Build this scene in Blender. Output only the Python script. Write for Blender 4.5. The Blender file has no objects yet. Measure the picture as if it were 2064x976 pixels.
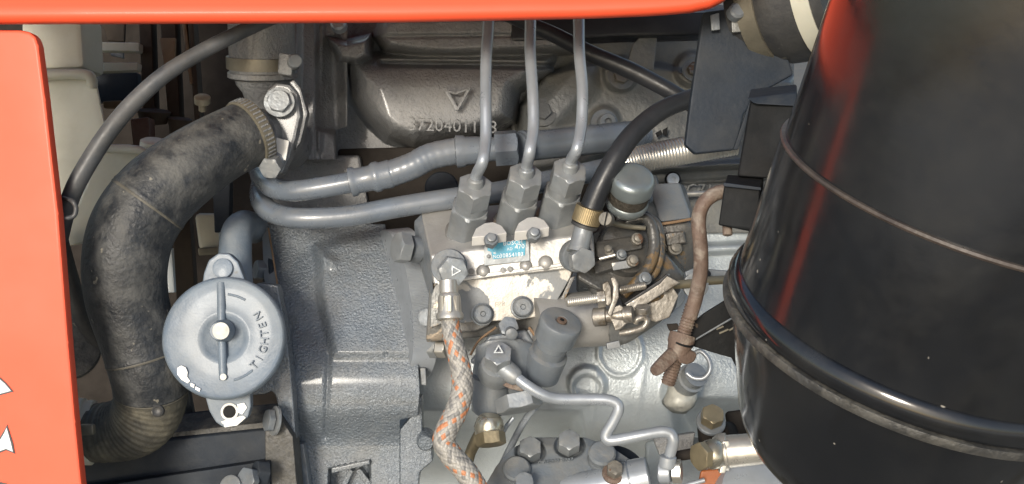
import bpy, bmesh, math, random
import numpy as np
from mathutils import Vector, Matrix
random.seed(4)
R_ = math.radians
sc = bpy.context.scene
COL = sc.collection
# ---------------------------------------------------------------- camera
PITCH = 25.0
K = 4.1667e-4
CAM = Vector((0, 0, 1.30))
ROT = Matrix.Rotation(R_(90 - PITCH), 3, 'X')
cam = bpy.data.cameras.new('camera'); camo = bpy.data.objects.new('camera', cam); COL.objects.link(camo)
cam.sensor_width = 36; cam.lens = 36 / (2064 * K); cam.clip_start = .05; cam.clip_end = 500
camo.location = CAM; camo.rotation_euler = (R_(90 - PITCH), 0, 0); sc.camera = camo
# ---------------------------------------------------------------- sky, sun, exposure
SUN_EL, SUN_AZ = 31.0, -16.0        # azimuth: degrees to the right of straight behind the camera
w = bpy.data.worlds.new('World'); sc.world = w; w.use_nodes = True
nt = w.node_tree; nt.nodes.clear()
sky = nt.nodes.new('ShaderNodeTexSky'); sky.sky_type = 'NISHITA'; sky.sun_disc = False
sky.sun_elevation = R_(SUN_EL); sky.sun_rotation = R_(180 - SUN_AZ); sky.air_density = 1.2; sky.dust_density = 2.2
bg = nt.nodes.new('ShaderNodeBackground'); bg.inputs[1].default_value = .15
wo = nt.nodes.new('ShaderNodeOutputWorld'); nt.links.new(sky.outputs[0], bg.inputs[0]); nt.links.new(bg.outputs[0], wo.inputs[0])
sl = bpy.data.lights.new('sun', 'SUN'); sl.energy = 2.4; sl.angle = R_(13); sl.color = (1, .93, .82)
so = bpy.data.objects.new('sun', sl); COL.objects.link(so)
sdir = Vector((math.sin(R_(SUN_AZ)) * math.cos(R_(SUN_EL)), -math.cos(R_(SUN_AZ)) * math.cos(R_(SUN_EL)), math.sin(R_(SUN_EL))))
so.rotation_euler = sdir.to_track_quat('Z', 'Y').to_euler()
vs = sc.view_settings; vs.view_transform = 'Standard'; vs.look = 'None'; vs.exposure = 0.28; vs.gamma = 1; vs.use_curve_mapping = False
sc.render.engine = 'CYCLES'; sc.cycles.use_denoising = True; sc.cycles.max_bounces = 8

# ---------------------------------------------------------------- coordinates: point of the place seen at (x, y) of the 2064 px picture, d metres along the view axis
def P(x, y, d): return CAM + ROT @ Vector(((x - 1032) * K * d, -(y - 488) * K * d, -d))
def Q(w):
    v = ROT.transposed() @ (w - CAM); d = -v.z; return (1032 + v.x / (K * d), 488 - v.y / (K * d), d)
def D(r, u, t): return (ROT @ Vector((r, u, t))).normalized()
UP, RT, TO = D(0, 1, 0), D(1, 0, 0), D(0, 0, 1)
def frame(a, hint=None):
    a = a.normalized(); h = hint or (TO if abs(a.dot(TO)) < .9 else UP)
    s = a.cross(h).normalized(); return a, s, s.cross(a).normalized()

# ---------------------------------------------------------------- materials
def lnk(t, a, b): t.links.new(a, b)
def material(name, base, rough=.5, metal=0., var=.12, vscale=30, bumps=((300, .0004),), worn=None, dust=0., dust_col=(.30, .26, .19), dscale=18,
             coat=0., trans=0., rvar=.1, speck=None, spec=.5, soft=.02):
    m = bpy.data.materials.new(name); m.use_nodes = True; t = m.node_tree; t.nodes.clear()
    N = t.nodes.new
    out = N('ShaderNodeOutputMaterial'); b = N('ShaderNodeBsdfPrincipled'); lnk(t, b.outputs[0], out.inputs[0])
    g = N('ShaderNodeNewGeometry'); pos = g.outputs['Position']
    def noise(scale, detail=4, rough_=.55, dist=0., vec=None):
        n = N('ShaderNodeTexNoise'); n.inputs['Scale'].default_value = scale; n.inputs['Detail'].default_value = detail
        n.inputs['Roughness'].default_value = rough_; n.inputs['Distortion'].default_value = dist; lnk(t, vec or pos, n.inputs['Vector']); return n.outputs['Fac']
    def ramp(fac, a, b_, lo=0., hi=1.):
        r = N('ShaderNodeMapRange'); r.inputs[1].default_value = a; r.inputs[2].default_value = b_; r.inputs[3].default_value = lo; r.inputs[4].default_value = hi
        lnk(t, fac, r.inputs[0]); return r.outputs[0]
    def mixc(fac, a, b_):
        x = N('ShaderNodeMix'); x.data_type = 'RGBA'
        lnk(t, fac, x.inputs[0])
        for s, v in ((x.inputs[6], a), (x.inputs[7], b_)):
            if isinstance(v, tuple): s.default_value = (*v, 1)
            else: lnk(t, v, s)
        return x.outputs[2]
    def mixf(fac, a, b_):
        x = N('ShaderNodeMix'); x.data_type = 'FLOAT'; lnk(t, fac, x.inputs[0])
        for s, v in ((x.inputs[2], a), (x.inputs[3], b_)):
            if isinstance(v, (int, float)): s.default_value = v
            else: lnk(t, v, s)
        return x.outputs[0]
    n1 = noise(vscale, 6, .6)
    dark = tuple(c * (1 - var) for c in base); lite = tuple(min(1, c * (1 + var)) for c in base)
    c = mixc(ramp(n1, .3, .7), dark, lite)
    r = ramp(noise(vscale * 1.7, 5, .65), .3, .7, max(.02, rough - rvar), min(1, rough + rvar)); mt = metal
    hsock = []
    if worn:    # (colour, scale, threshold, rough, metal)
        wc, ws, wt, wr, wm = worn
        f = ramp(noise(ws, 7, .62, .4), wt, wt + soft)
        c = mixc(f, c, wc); r = mixf(f, r, wr); mt = mixf(f, float(metal), float(wm))
    if speck:   # (colour, scale, threshold)
        f = ramp(noise(speck[1], 2, .5), speck[2], speck[2] + .03); c = mixc(f, c, speck[0])
    if dust:
        f0 = ramp(noise(dscale, 8, .7, .3), .42, .72, 0, dust)
        nz = N('ShaderNodeSeparateXYZ'); lnk(t, g.outputs['Normal'], nz.inputs[0])
        f1 = ramp(nz.outputs[2], -.3, .9, .45, 1.3)
        mm = N('ShaderNodeMath'); mm.operation = 'MULTIPLY'; mm.use_clamp = True; lnk(t, f0, mm.inputs[0]); lnk(t, f1, mm.inputs[1])
        f = mm.outputs[0]; c = mixc(f, c, dust_col); r = mixf(f, r, .85)
        if metal or worn: mt = mixf(f, mt, 0.)
    lnk(t, c, b.inputs['Base Color']); lnk(t, r, b.inputs['Roughness'])
    if isinstance(mt, (int, float)): b.inputs['Metallic'].default_value = mt
    else: lnk(t, mt, b.inputs['Metallic'])
    b.inputs['Specular IOR Level'].default_value = spec; b.inputs['Coat Weight'].default_value = coat; b.inputs['Coat Roughness'].default_value = .12
    if trans: b.inputs['Subsurface Weight'].default_value = trans; b.inputs['Subsurface Radius'].default_value = (.02, .015, .01)
    prev = None
    for bs, bd in bumps:
        bp = N('ShaderNodeBump'); bp.inputs['Distance'].default_value = bd; bp.inputs['Strength'].default_value = 1
        lnk(t, noise(bs, 3, .5), bp.inputs['Height'])
        if prev: lnk(t, prev, bp.inputs['Normal'])
        prev = bp.outputs[0]
    if prev: lnk(t, prev, b.inputs['Normal'])
    return m
GREY = (.145, .168, .192)
M = {}
M['paint'] = material('grey engine enamel', GREY, .34, var=.14, vscale=22, bumps=((70, .0010), (420, .00022)), dust=.35, coat=.25)
M['cast'] = material('grey enamel on rough casting', (.150, .176, .204), .24, .2, var=.20, vscale=14, bumps=((60, .0010), (420, .0018), (1000, .0005)), dust=.22, coat=.35)
M['cast_warm'] = material('grubby grey enamel on rough casting', (.205, .210, .215), .34, .0, var=.2, vscale=16, bumps=((60, .0024), (300, .0018), (900, .0005)), dust=.40, dust_col=(.25, .24, .215), coat=.28)
M['cast_tan'] = material('dusty pale cylinder head casting', (.155, .162, .160), .38, var=.2, vscale=14, bumps=((60, .0014), (260, .0007)), dust=.5, dust_col=(.27, .25, .195), coat=.15)
M['cast_pale'] = material('pale blue grey enamel on crankcase', (.47, .52, .55), .36, .35, var=.10, vscale=16, bumps=((45, .0008), (380, .0005), (900, .0002)), dust=.25, dust_col=(.42, .40, .34), coat=.3)
M['oilcap'] = material('pale blue grey enamel on cast alloy', (.140, .178, .222), .46, var=.22, vscale=20, bumps=((90, .0006), (500, .00025)), dust=.45, dust_col=(.34, .35, .34), coat=.1, speck=((.12, .13, .13), 50, .73))
M['pipe'] = material('smooth grey enamel on pipe', (.130, .155, .188), .27, var=.12, vscale=28, bumps=((60, .0004), (500, .00008)), dust=.25, coat=.4, speck=((.30, .29, .25), 60, .74))
M['steel'] = material('painted steel tube', (.33, .36, .395), .32, .35, var=.1, vscale=40, bumps=((200, .0001),), dust=.12, coat=.2)
M['nut'] = material('grey painted steel nut', (.25, .27, .285), .36, .35, var=.16, vscale=50, bumps=((260, .0003),), dust=.3, dscale=40, worn=((.50, .47, .40), 38, .70, .4, .6))
M['nutdark'] = material('dull painted bolt head', (.155, .175, .195), .42, .15, var=.18, vscale=60, bumps=((300, .0004),), dust=.35, dscale=45)
M['rustbolt'] = material('rust stained bolt head', (.17, .16, .14), .5, .3, var=.2, vscale=60, bumps=((300, .0006),), worn=((.10, .045, .022), 60, .60, .8, 0), dust=.3)
M['alloy'] = material('bare alloy with worn paint', (.36, .345, .315), .36, .5, var=.12, vscale=22, bumps=((60, .0003), (500, .00015)), worn=((.16, .175, .188), 24, .495, .42, 0.), dust=.22)
M['alloy_bare'] = material('bare cast alloy', (.44, .435, .42), .42, .5, var=.1, vscale=35, bumps=((90, .0006), (450, .0002)), worn=((.20, .20, .19), 22, .66, .5, .2), dust=.2)
M['alloy_painted'] = material('grey paint worn to brown alloy', (.165, .170, .168), .38, .2, var=.2, vscale=26, bumps=((80, .0010), (420, .0004)), worn=((.40, .34, .27), 24, .56, .38, .6), dust=.3, dust_col=(.20, .14, .08))
M['oily'] = material('oily grey casting', (.075, .076, .074), .30, .1, var=.3, vscale=24, bumps=((70, .0014), (350, .0005)), worn=((.17, .11, .05), 17, .56, .35, .1), dust=.25, dust_col=(.2, .15, .09), coat=.3)
M['silver'] = material('bright zinc plated steel', (.55, .53, .48), .34, .7, var=.1, vscale=45, bumps=((160, .0002),), dust=.12)
M['zinc'] = material('yellow zinc plated fitting', (.46, .43, .35), .28, .85, var=.14, vscale=40, bumps=((160, .0003),), dust=.2)
M['brass'] = material('olive brass hexagon', (.24, .20, .125), .42, .6, var=.18, vscale=60, bumps=((260, .0003),), dust=.2)
M['worn_white'] = material('worn pale metal', (.44, .44, .40), .5, .2, var=.2, vscale=80, bumps=((200, .0004),))
M['mesh_band'] = material('dark woven gauze', (.10, .09, .075), .5, .5, var=.4, vscale=300, bumps=((600, .001),))
M['dirty_steel'] = material('greasy machined steel', (.26, .245, .22), .34, .55, var=.25, vscale=60, bumps=((200, .0005),), worn=((.09, .075, .055), 45, .52, .35, .2), soft=.1, dust=.3, dust_col=(.15, .12, .08))
M['skylit_alloy'] = material('cast alloy lightened for sky reflection', (.66, .65, .62), .42, .3, var=.08, vscale=50, bumps=((300, .0003),), dust=.15)  # sky reflection on the clamp tops is put into the base colour
M['white_paint'] = material('white primer showing', (.74, .73, .68), .5, var=.08, bumps=((200, .0003),), worn=((.22, .26, .30), 50, .62, .4, 0))
M['chip'] = material('bare bright chip in the paint', (.85, .85, .82), .45, .2, var=.05, bumps=((300, .0003),))
M['rubber'] = material('dusty black rubber', (.030, .031, .033), .48, var=.25, vscale=20, bumps=((60, .0006), (350, .0003)), dust=.5, dust_col=(.20, .19, .165), dscale=14, speck=((.20, .19, .16), 90, .69))
M['hose_old'] = material('weathered radiator hose rubber', (.022, .025, .029), .44, var=.35, vscale=16, bumps=((40, .0014), (260, .0010)), worn=((.085, .086, .084), 46, .46, .7, 0.), soft=.28, spec=.4, dust=.60, dust_col=(.19, .185, .165), dscale=26, speck=((.20, .185, .15), 110, .71))
M['hose_dusty'] = material('dust caked ribbed rubber', (.055, .053, .046), .6, var=.35, vscale=18, bumps=((60, .0010), (260, .0008)), worn=((.17, .155, .115), 38, .44, .8, 0.), soft=.25, spec=.3, dust=.75, dust_col=(.24, .22, .165), dscale=22)
M['hose_seam'] = material('dusty moulded seam', (.10, .093, .075), .6, var=.3, vscale=60, bumps=((200, .0005),))
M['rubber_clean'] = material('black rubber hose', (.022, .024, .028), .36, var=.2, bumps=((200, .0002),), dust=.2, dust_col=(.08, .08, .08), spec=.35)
M['cable'] = material('grey rubber overflow hose', (.055, .059, .064), .42, var=.35, vscale=26, bumps=((60, .0008),), dust=.5, dust_col=(.17, .155, .13))
M['black'] = material('glossy black enamel', (.008, .009, .011), .13, var=.3, vscale=10, bumps=((8, .0012), (200, .00004)), dust=.16, dust_col=(.10, .095, .08), dscale=12, coat=.25, rvar=.08, speck=((.30, .28, .24), 95, .765))
M['black_dirty'] = material('scuffed black enamel', (.008, .009, .010), .58, var=.35, vscale=16, bumps=((60, .0005), (300, .0002)), worn=((.10, .075, .055), 30, .66, .7, 0.), dust=.25, dust_col=(.045, .04, .036), spec=.16)
M['bluebar'] = material('dusty blue black frame enamel', (.018, .025, .036), .55, var=.25, vscale=16, bumps=((60, .0005), (300, .0002)), dust=.35, dust_col=(.08, .08, .075), dscale=22, spec=.2)
M['grime'] = material('oily grime on black plate', (.035, .035, .034), .45, var=.5, vscale=40, bumps=((90, .0018), (300, .0008)), dust=.7, dust_col=(.16, .15, .125), dscale=45)
M['orange'] = material('orange red body paint', (.84, .098, .038), .52, var=.02, vscale=6, bumps=((6, .002), (900, .00003)), coat=.08, rvar=.05, spec=.35)
M['dullorange'] = material('dull orange painted part', (.30, .085, .02), .5, var=.25, bumps=((100, .0004),), dust=.3)
M['decal'] = material('pale decal film', (.62, .68, .70), .35, var=.03, bumps=(), rvar=.03)
M['decal_edge'] = material('black decal outline', (.01, .01, .012), .35, var=.03, bumps=(), rvar=.03)
M['rust'] = material('rusty steel', (.125, .085, .065), .65, .0, var=.3, vscale=60, bumps=((120, .0010), (420, .0007)), worn=((.26, .22, .18), 55, .50, .6, .0), soft=.16, dust=.25, dust_col=(.27, .2, .15))
M['rustline'] = material('rusted seam', (.05, .038, .032), .5, .1, var=.3, vscale=50, bumps=((200, .0005),), worn=((.14, .12, .11), 40, .64, .4, .3), dust=.2)
M['tank'] = material('cream translucent plastic', (.60, .585, .48), .45, var=.08, vscale=8, bumps=((20, .001),), dust=.3, dust_col=(.3, .26, .18), trans=.3)
M['brown'] = material('brown dusty radiator metal', (.05, .038, .028), .6, var=.3, vscale=20, bumps=((60, .0008),), dust=.4, dust_col=(.10, .08, .055), spec=.2)
M['dark'] = material('dark shadowed metal', (.028, .024, .021), .8, var=.3, bumps=((80, .0006),), dust=.2, dust_col=(.03, .025, .02), spec=.1)  # near-black base carries the shade of the engine bay gaps
M['goldplate'] = material('ochre painted strip', (.15, .09, .04), .5, var=.2, bumps=((80, .0006),), dust=.4)
M['maroon'] = material('dark red painted plate', (.07, .025, .018), .5, var=.2, bumps=((80, .0006),), dust=.3)
M['blue_sticker'] = material('blue name plate print', (.02, .28, .42), .35, var=.1, bumps=((300, .0002),), worn=((.30, .32, .33), 70, .63, .4, .3))
M['plate'] = material('grey name plate metal', (.22, .24, .255), .4, .4, var=.1, bumps=((200, .0003),), dust=.2)
M['ink'] = material('white plate print', (.75, .80, .82), .5, var=.03, bumps=())
M['gasket'] = material('brown gasket edge', (.22, .14, .08), .7, var=.3, bumps=((300, .0006),))
M['knurl'] = material('brass coloured worm drive band', (.34, .27, .16), .36, .75, var=.15, bumps=((200, .0003),), dust=.3)
M['band'] = material('dusty steel clamp band', (.19, .175, .135), .42, .5, var=.15, bumps=((200, .0003),), dust=.45)
M['filter'] = material('painted pressed steel breather cap', (.26, .30, .31), .32, .6, var=.1, bumps=((50, .0004), (300, .0001)), dust=.25, coat=.2)
M['void'] = material('black hole lining', (.006, .006, .006), .8, bumps=())

# ---------------------------------------------------------------- objects
def props(o, label=None, cat=None, group=None, kind=None):
    if label: o['label'] = label
    if cat: o['category'] = cat
    if group: o['group'] = group
    if kind: o['kind'] = kind
    return o
def thing(name, label, cat, at, group=None):
    o = bpy.data.objects.new(name, None); COL.objects.link(o); o.empty_display_size = .02
    o.location = at if isinstance(at, Vector) else P(*at); props(o, label, cat, group); o['_w'] = tuple(o.location); return o
def mk(name, geo, mat, parent=None, smooth=True, sharp=38, label=None):
    vs_, fs = geo
    vs_ = [Vector(v) for v in vs_]
    lo = Vector((min(v.x for v in vs_), min(v.y for v in vs_), min(v.z for v in vs_))); hi = Vector((max(v.x for v in vs_), max(v.y for v in vs_), max(v.z for v in vs_)))
    c = (lo + hi) / 2
    me = bpy.data.meshes.new(name); me.from_pydata([v - c for v in vs_], [], fs); me.validate(); me.update()
    bm = bmesh.new(); bm.from_mesh(me); bmesh.ops.recalc_face_normals(bm, faces=bm.faces); bm.to_mesh(me); bm.free()
    me.materials.append(mat if not isinstance(mat, str) else M[mat])
    if smooth:
        me.shade_smooth()
        if sharp: me.set_sharp_from_angle(angle=R_(sharp))
    o = bpy.data.objects.new(name, me); COL.objects.link(o)
    if parent is not None:
        o.parent = parent; o.location = c - Vector(parent['_w'])
    else: o.location = c
    o['_w'] = tuple(c)
    if smooth and sharp: wn_ = o.modifiers.new('weighted normals', 'WEIGHTED_NORMAL'); wn_.keep_sharp = True
    if label: o['label'] = label
    return o
def merge(*gs):
    V, F = [], []
    for v, f in gs:
        n = len(V); V += list(v); F += [tuple(i + n for i in q) for q in f]
    return V, F
def catmull(pts, sub=8):
    a = np.array(pts, float); a = np.vstack([2 * a[0] - a[1], a, 2 * a[-1] - a[-2]]); out = []
    for i in range(1, len(a) - 2):
        for s in range(sub):
            t = s / sub; p0, p1, p2, p3 = a[i - 1:i + 3]
            out.append(.5 * ((2 * p1) + (-p0 + p2) * t + (2 * p0 - 5 * p1 + 4 * p2 - p3) * t * t + (-p0 + 3 * p1 - 3 * p2 + p3) * t ** 3))
    out.append(a[-2]); return out
def sweep(pts, n=20, cap=True, roll=0.):
    """pts: world points with radius"""
    pv = [Vector(p[:3]) for p in pts]; rs = [p[3] for p in pts]
    V, F = [], []; nrm = None
    for i, p in enumerate(pv):
        tg = (pv[min(i + 1, len(pv) - 1)] - pv[max(i - 1, 0)]).normalized()
        if nrm is None: nrm = frame(tg)[1]
        nrm = (nrm - tg * nrm.dot(tg)).normalized(); bn = tg.cross(nrm)
        for k in range(n):
            a = 2 * math.pi * k / n + roll
            V.append(p + (nrm * math.cos(a) + bn * math.sin(a)) * rs[i])
    for i in range(len(pv) - 1):
        for k in range(n):
            F.append((i * n + k, i * n + (k + 1) % n, (i + 1) * n + (k + 1) % n, (i + 1) * n + k))
    if cap: F.append(tuple(range(n))[::-1]); F.append(tuple((len(pv) - 1) * n + k for k in range(n)))
    return V, F
def tube(pts, r=None, n=20, sub=8, mod=None):
    """pts (x, y, d[, r px])"""
    q = [(x[0], x[1], x[2], x[3] if len(x) > 3 else r) for x in pts]
    q = catmull(q, sub); W = []
    for i, (x, y, d, rr) in enumerate(q):
        if mod: rr *= mod(i / (len(q) - 1))
        W.append((*P(x, y, d), rr * K * d))
    return sweep(W, n)
def ring_pts(c, a, r, n=40):
    a, s, u = frame(a); return [c + (s * math.cos(2 * math.pi * k / n) + u * math.sin(2 * math.pi * k / n)) * r for k in range(n)]
def lathe_w(base, axis, prof, n=40, rf=None, cap=True):
    a, s, u = frame(axis); V, F = [], []
    for i, (t, r) in enumerate(prof):
        for k in range(n):
            th = 2 * math.pi * k / n; rr = max(r, 1e-5) * (rf(th, i) if rf else 1)
            V.append(base + a * t + (s * math.cos(th) + u * math.sin(th)) * rr)
    for i in range(len(prof) - 1):
        for k in range(n): F.append((i * n + k, i * n + (k + 1) % n, (i + 1) * n + (k + 1) % n, (i + 1) * n + k))
    if cap: F.append(tuple(range(n))[::-1]); F.append(tuple((len(prof) - 1) * n + k for k in range(n)))
    return V, F
def lathe(at, axis, prof, n=40, rf=None):
    s = K * at[2]; return lathe_w(P(*at), axis, [(t * s, r * s) for t, r in prof], n, rf)
def hexa(at, axis, t0, t1, r, roll=0., ch=.55, hollow=0.):
    """chamfered hexagon bolt head, sizes in px"""
    s = K * at[2]; b = P(*at); a, e, u = frame(axis); n = 48; V, F = [], []
    def rh(th): return r * math.cos(math.pi / 6) / math.cos(((th - roll) % (math.pi / 3)) - math.pi / 6)
    rc = r * .86; rings = []
    for j in range(4):
        for k in range(n):
            th = 2 * math.pi * k / n; q = rh(th); ex = max(0, q - rc) * ch
            if j == 0: t, rr = t0, q
            elif j == 1: t, rr = t1 - ex - (t1 - t0) * .03, q
            elif j == 2: t, rr = t1, min(q, rc) * .985
            else: t, rr = t1 + (t1 - t0) * .002, rc * .6
            V.append(b + a * t * s + (e * math.cos(th) + u * math.sin(th)) * rr * s)
    for i in range(3):
        for k in range(n): F.append((i * n + k, i * n + (k + 1) % n, (i + 1) * n + (k + 1) % n, (i + 1) * n + k))
    F.append(tuple(range(n))[::-1]); F.append(tuple(3 * n + k for k in range(n)))
    return V, F
def bevelled(V, F, off, seg=2):
    if off <= 0: return V, F
    bm = bmesh.new(); bv = [bm.verts.new(v) for v in V]
    for f in F: bm.faces.new([bv[i] for i in f])
    bmesh.ops.recalc_face_normals(bm, faces=bm.faces)
    bmesh.ops.bevel(bm, geom=list(bm.edges), offset=off, segments=seg, profile=.5, affect='EDGES', clamp_overlap=True)
    bm.verts.index_update(); V = [v.co.copy() for v in bm.verts]; F = [tuple(v.index for v in f.verts) for f in bm.faces]; bm.free(); return V, F
def slab(poly, d, thick, bevel=2., back=None):
    """poly (x, y[, d]) front outline, thick px backwards"""
    n = len(poly); pd = [(p[0], p[1], p[2] if len(p) > 2 else d) for p in poly]; dm = sum(p[2] for p in pd) / n
    bk = (back or D(0, 0, -1)) * thick * K * dm
    V = [P(*p) for p in pd]; V += [v + bk for v in V]
    F = [tuple(range(n)), tuple(range(n, 2 * n))[::-1]] + [(i, i + n, (i + 1) % n + n, (i + 1) % n) for i in range(n)]
    return bevelled(V, F, bevel * K * dm)
def hull(pts, bevel=2.):
    bm = bmesh.new(); dm = sum(p[2] for p in pts) / len(pts)
    for p in pts: bm.verts.new(P(*p))
    r = bmesh.ops.convex_hull(bm, input=bm.verts)
    bmesh.ops.delete(bm, geom=[g for g in r['geom_interior'] if isinstance(g, bmesh.types.BMVert)], context='VERTS')
    bmesh.ops.dissolve_limit(bm, angle_limit=R_(4), verts=bm.verts, edges=bm.edges)
    bm.verts.index_update(); V = [v.co.copy() for v in bm.verts]; F = [tuple(v.index for v in f.verts) for f in bm.faces]; bm.free()
    return bevelled(V, F, bevel * K * dm, 3)
def box(at, ax, ay, az, sx, sy, sz, bevel=2.):
    c = P(*at); s = K * at[2] / 2; V = []
    for i in (-1, 1):
        for j in (-1, 1):
            for k in (-1, 1): V.append(c + ax * i * sx * s + ay * j * sy * s + az * k * sz * s)
    F = [(0, 1, 3, 2), (4, 6, 7, 5), (0, 4, 5, 1), (2, 3, 7, 6), (0, 2, 6, 4), (1, 5, 7, 3)]
    return bevelled(V, F, bevel * K * at[2])
# ---- height field castings
def sd_poly(X, Y, pts):
    pts = np.array(pts, float); d = np.full(X.shape, 1e18); ins = np.zeros(X.shape, bool)
    for i in range(len(pts)):
        a, b = pts[i], pts[(i + 1) % len(pts)]; e = b - a; wx, wy = X - a[0], Y - a[1]
        h = np.clip((wx * e[0] + wy * e[1]) / (e @ e + 1e-9), 0, 1); d = np.minimum(d, (wx - e[0] * h) ** 2 + (wy - e[1] * h) ** 2)
        c = (a[1] > Y) != (b[1] > Y); xi = a[0] + (Y - a[1]) * e[0] / (e[1] if abs(e[1]) > 1e-9 else 1e-9); ins ^= c & (X < xi)
    return np.where(ins, -1, 1) * np.sqrt(d)
def sd_circ(X, Y, x, y, r, ax=1.): return np.hypot(X - x, (Y - y) / ax) - r
def sd_seg(X, Y, a, b, r):
    ex, ey = b[0] - a[0], b[1] - a[1]; wx, wy = X - a[0], Y - a[1]; h = np.clip((wx * ex + wy * ey) / (ex * ex + ey * ey), 0, 1); return np.hypot(wx - ex * h, wy - ey * h) - r
def up(sd, wd): t = np.clip(.5 - sd / wd, 0, 1); return t * t * (3 - 2 * t)
def relief(L, Rr, y0, y1, nx, ny, fn, thick=60):
    """sheet casting between x = L(y) and x = Rr(y); fn(X, Y) gives depth in metres; closed behind"""
    v = np.linspace(y0, y1, ny); u = np.linspace(0, 1, nx); Y, U = np.meshgrid(v, u, indexing='ij')
    lx = np.array([L(y) if callable(L) else L for y in v])[:, None]; rx = np.array([Rr(y) if callable(Rr) else Rr for y in v])[:, None]
    X = lx + (rx - lx) * U; Dp = fn(X, Y)
    V = [P(X[i, j], Y[i, j], Dp[i, j]) for i in range(ny) for j in range(nx)]; F = []
    for i in range(ny - 1):
        for j in range(nx - 1): a = i * nx + j; F.append((a, a + nx, a + nx + 1, a + 1))
    edge = [(0, j) for j in range(nx)] + [(i, nx - 1) for i in range(1, ny)] + [(ny - 1, j) for j in range(nx - 2, -1, -1)] + [(i, 0) for i in range(ny - 2, 0, -1)]
    db = float(Dp.max()) + thick * K * 1.2; n0 = len(V)
    V += [P(X[i, j], Y[i, j], db) for i, j in edge]; m = len(edge)
    for q in range(m):
        a = edge[q][0] * nx + edge[q][1]; b = edge[(q + 1) % m][0] * nx + edge[(q + 1) % m][1]; F.append((a, b, n0 + (q + 1) % m, n0 + q))
    F.append(tuple(n0 + q for q in range(m))[::-1])
    return V, F
def pl(*pts):
    xs = [p[0] for p in pts]; ys = [p[1] for p in pts]
    return lambda y: float(np.interp(y, xs, ys))
PX = K * 1.2     # one pixel at the pump's distance, metres
_fc = []
def text(s, at, size, ex, ey, depth=2., spread=1.):
    """raised lettering: baseline-left at (x, y, d), ex along, ey up"""
    cu = bpy.data.curves.new('lettering', 'FONT'); cu.body = s; cu.size = 1; cu.resolution_u = 2; cu.extrude = .5; cu.space_character = spread
    ob = bpy.data.objects.new('lettering_source', cu); COL.objects.link(ob)
    dg = bpy.context.evaluated_depsgraph_get(); me = bpy.data.meshes.new_from_object(ob.evaluated_get(dg))
    k = K * at[2]; o = P(*at); ez = ex.cross(ey).normalized()
    V = [o + ex * v.co.x * size * k + ey * v.co.y * size * k + ez * v.co.z * depth * k for v in me.vertices]; F = [tuple(p.vertices) for p in me.polygons]
    bpy.data.objects.remove(ob); bpy.data.curves.remove(cu); bpy.data.meshes.remove(me)
    return V, F
def bolt(parent, at, axis, r, h, roll=0., mat='nut', washer=1.3, wmat=None, name='bolt', stud=0.):
    b = mk(name, hexa(at, axis, 0, h, r, roll), mat, parent, sharp=25)
    if washer: mk('washer', lathe(at, axis, [(-r * .12, r * washer), (r * .08, r * washer), (r * .1, r * washer * .97), (r * .1, r * .5)], 36), wmat or mat, b)
    if stud: mk('stud_end', lathe(at, axis, [(h * .9, r * .42), (h + stud, r * .42), (h + stud + r * .08, r * .34)], 20), mat, b)
    return b
# ================================================================ ground
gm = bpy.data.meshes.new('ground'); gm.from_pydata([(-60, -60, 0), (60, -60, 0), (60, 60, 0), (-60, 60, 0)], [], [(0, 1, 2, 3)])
gm.materials.append(material('dusty yard ground darkened for shade', (.14, .135, .12), .9, var=.3, vscale=.8, bumps=((12, .01),), worn=((.08, .07, .05), .9, .50, .9, 0.)))  # base darkened for the tractor's shade; patches mottle the canister reflection
go = bpy.data.objects.new('ground', gm); COL.objects.link(go); props(go, kind='structure', label='dusty yard under the tractor with shade darkened into its colour')

pv = bpy.data.meshes.new('reflector_sheet'); pv.from_pydata([(-60, -60, .004), (60, -60, .004), (60, -3.2, .004), (-60, -2.6, .004)], [], [(0, 1, 2, 3)])  # added unseen sheet that puts a pale reflection on the canister
pv.materials.append(material('pale reflector sheet', (.50, .49, .46), .85, var=.12, vscale=.6, bumps=((12, .01),)))
po = bpy.data.objects.new('reflector_sheet', pv); COL.objects.link(po); props(po, kind='structure', label='pale reflector sheet added behind the camera to reflect in the canister')

# ================================================================ crankcase and cylinder head
t = thing('crankcase', 'pale grey crankcase wall with round cast bosses below the injection pump', 'engine block', (1250, 700, 1.32))
def wall(X, Y):
    d = np.full(X.shape, 1.325)
    d += .020 * up(sd_poly(X, Y, [(800, 400), (1560, 400), (1560, 452), (800, 470)]), 10)          # upper strip set back
    d += sum(np.interp(Y + o, [480, 560, 640, 720, 790, 830, 870, 920, 1000], [.026, .018, .006, -.003, -.006, -.001, .014, .040, .060]) for o in np.linspace(-26, 26, 9)) / 9.
    d += .10 * np.clip((Y - 826) / 62., 0, 1) * up(X - 1165, 34)
    d += .10 * np.clip((Y - 802) / 90., 0, 1) * up(1352 + (Y - 800) * .35 - X, 40)
    d -= .0022 * up(sd_circ(X, Y, 1250, 708, 47, 1.15), 5)
    d += .0018 * up(sd_circ(X, Y, 1250, 708, 40, 1.15), 5)
    d -= .006 * up(sd_circ(X, Y, 1183, 776, 38), 7)
    d += .003 * up(sd_circ(X, Y, 1183, 784, 27), 5)
    d -= .0012 * up(sd_seg(X, Y, (1205, 700), (1195, 850), 3), 8) + .0008 * up(sd_seg(X, Y, (1300, 720), (1280, 860), 5), 14)
    d -= .012 * up(sd_circ(X, Y, 1372, 792, 34), 22)
    d -= .014 * up(sd_seg(X, Y, (1380, 505), (1540, 497), 9), 8)
    return d
mk('wall', relief(822, 1600, 402, 1020, 200, 170, wall, 90), 'cast_pale', t, sharp=0)
mk('core_plug', lathe((1183, 782, 1.318), D(.05, .25, 1), [(-6, 26), (2, 26), (3, 24), (1, 21), (.5, .1)], 36), 'cast_pale', t)

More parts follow.
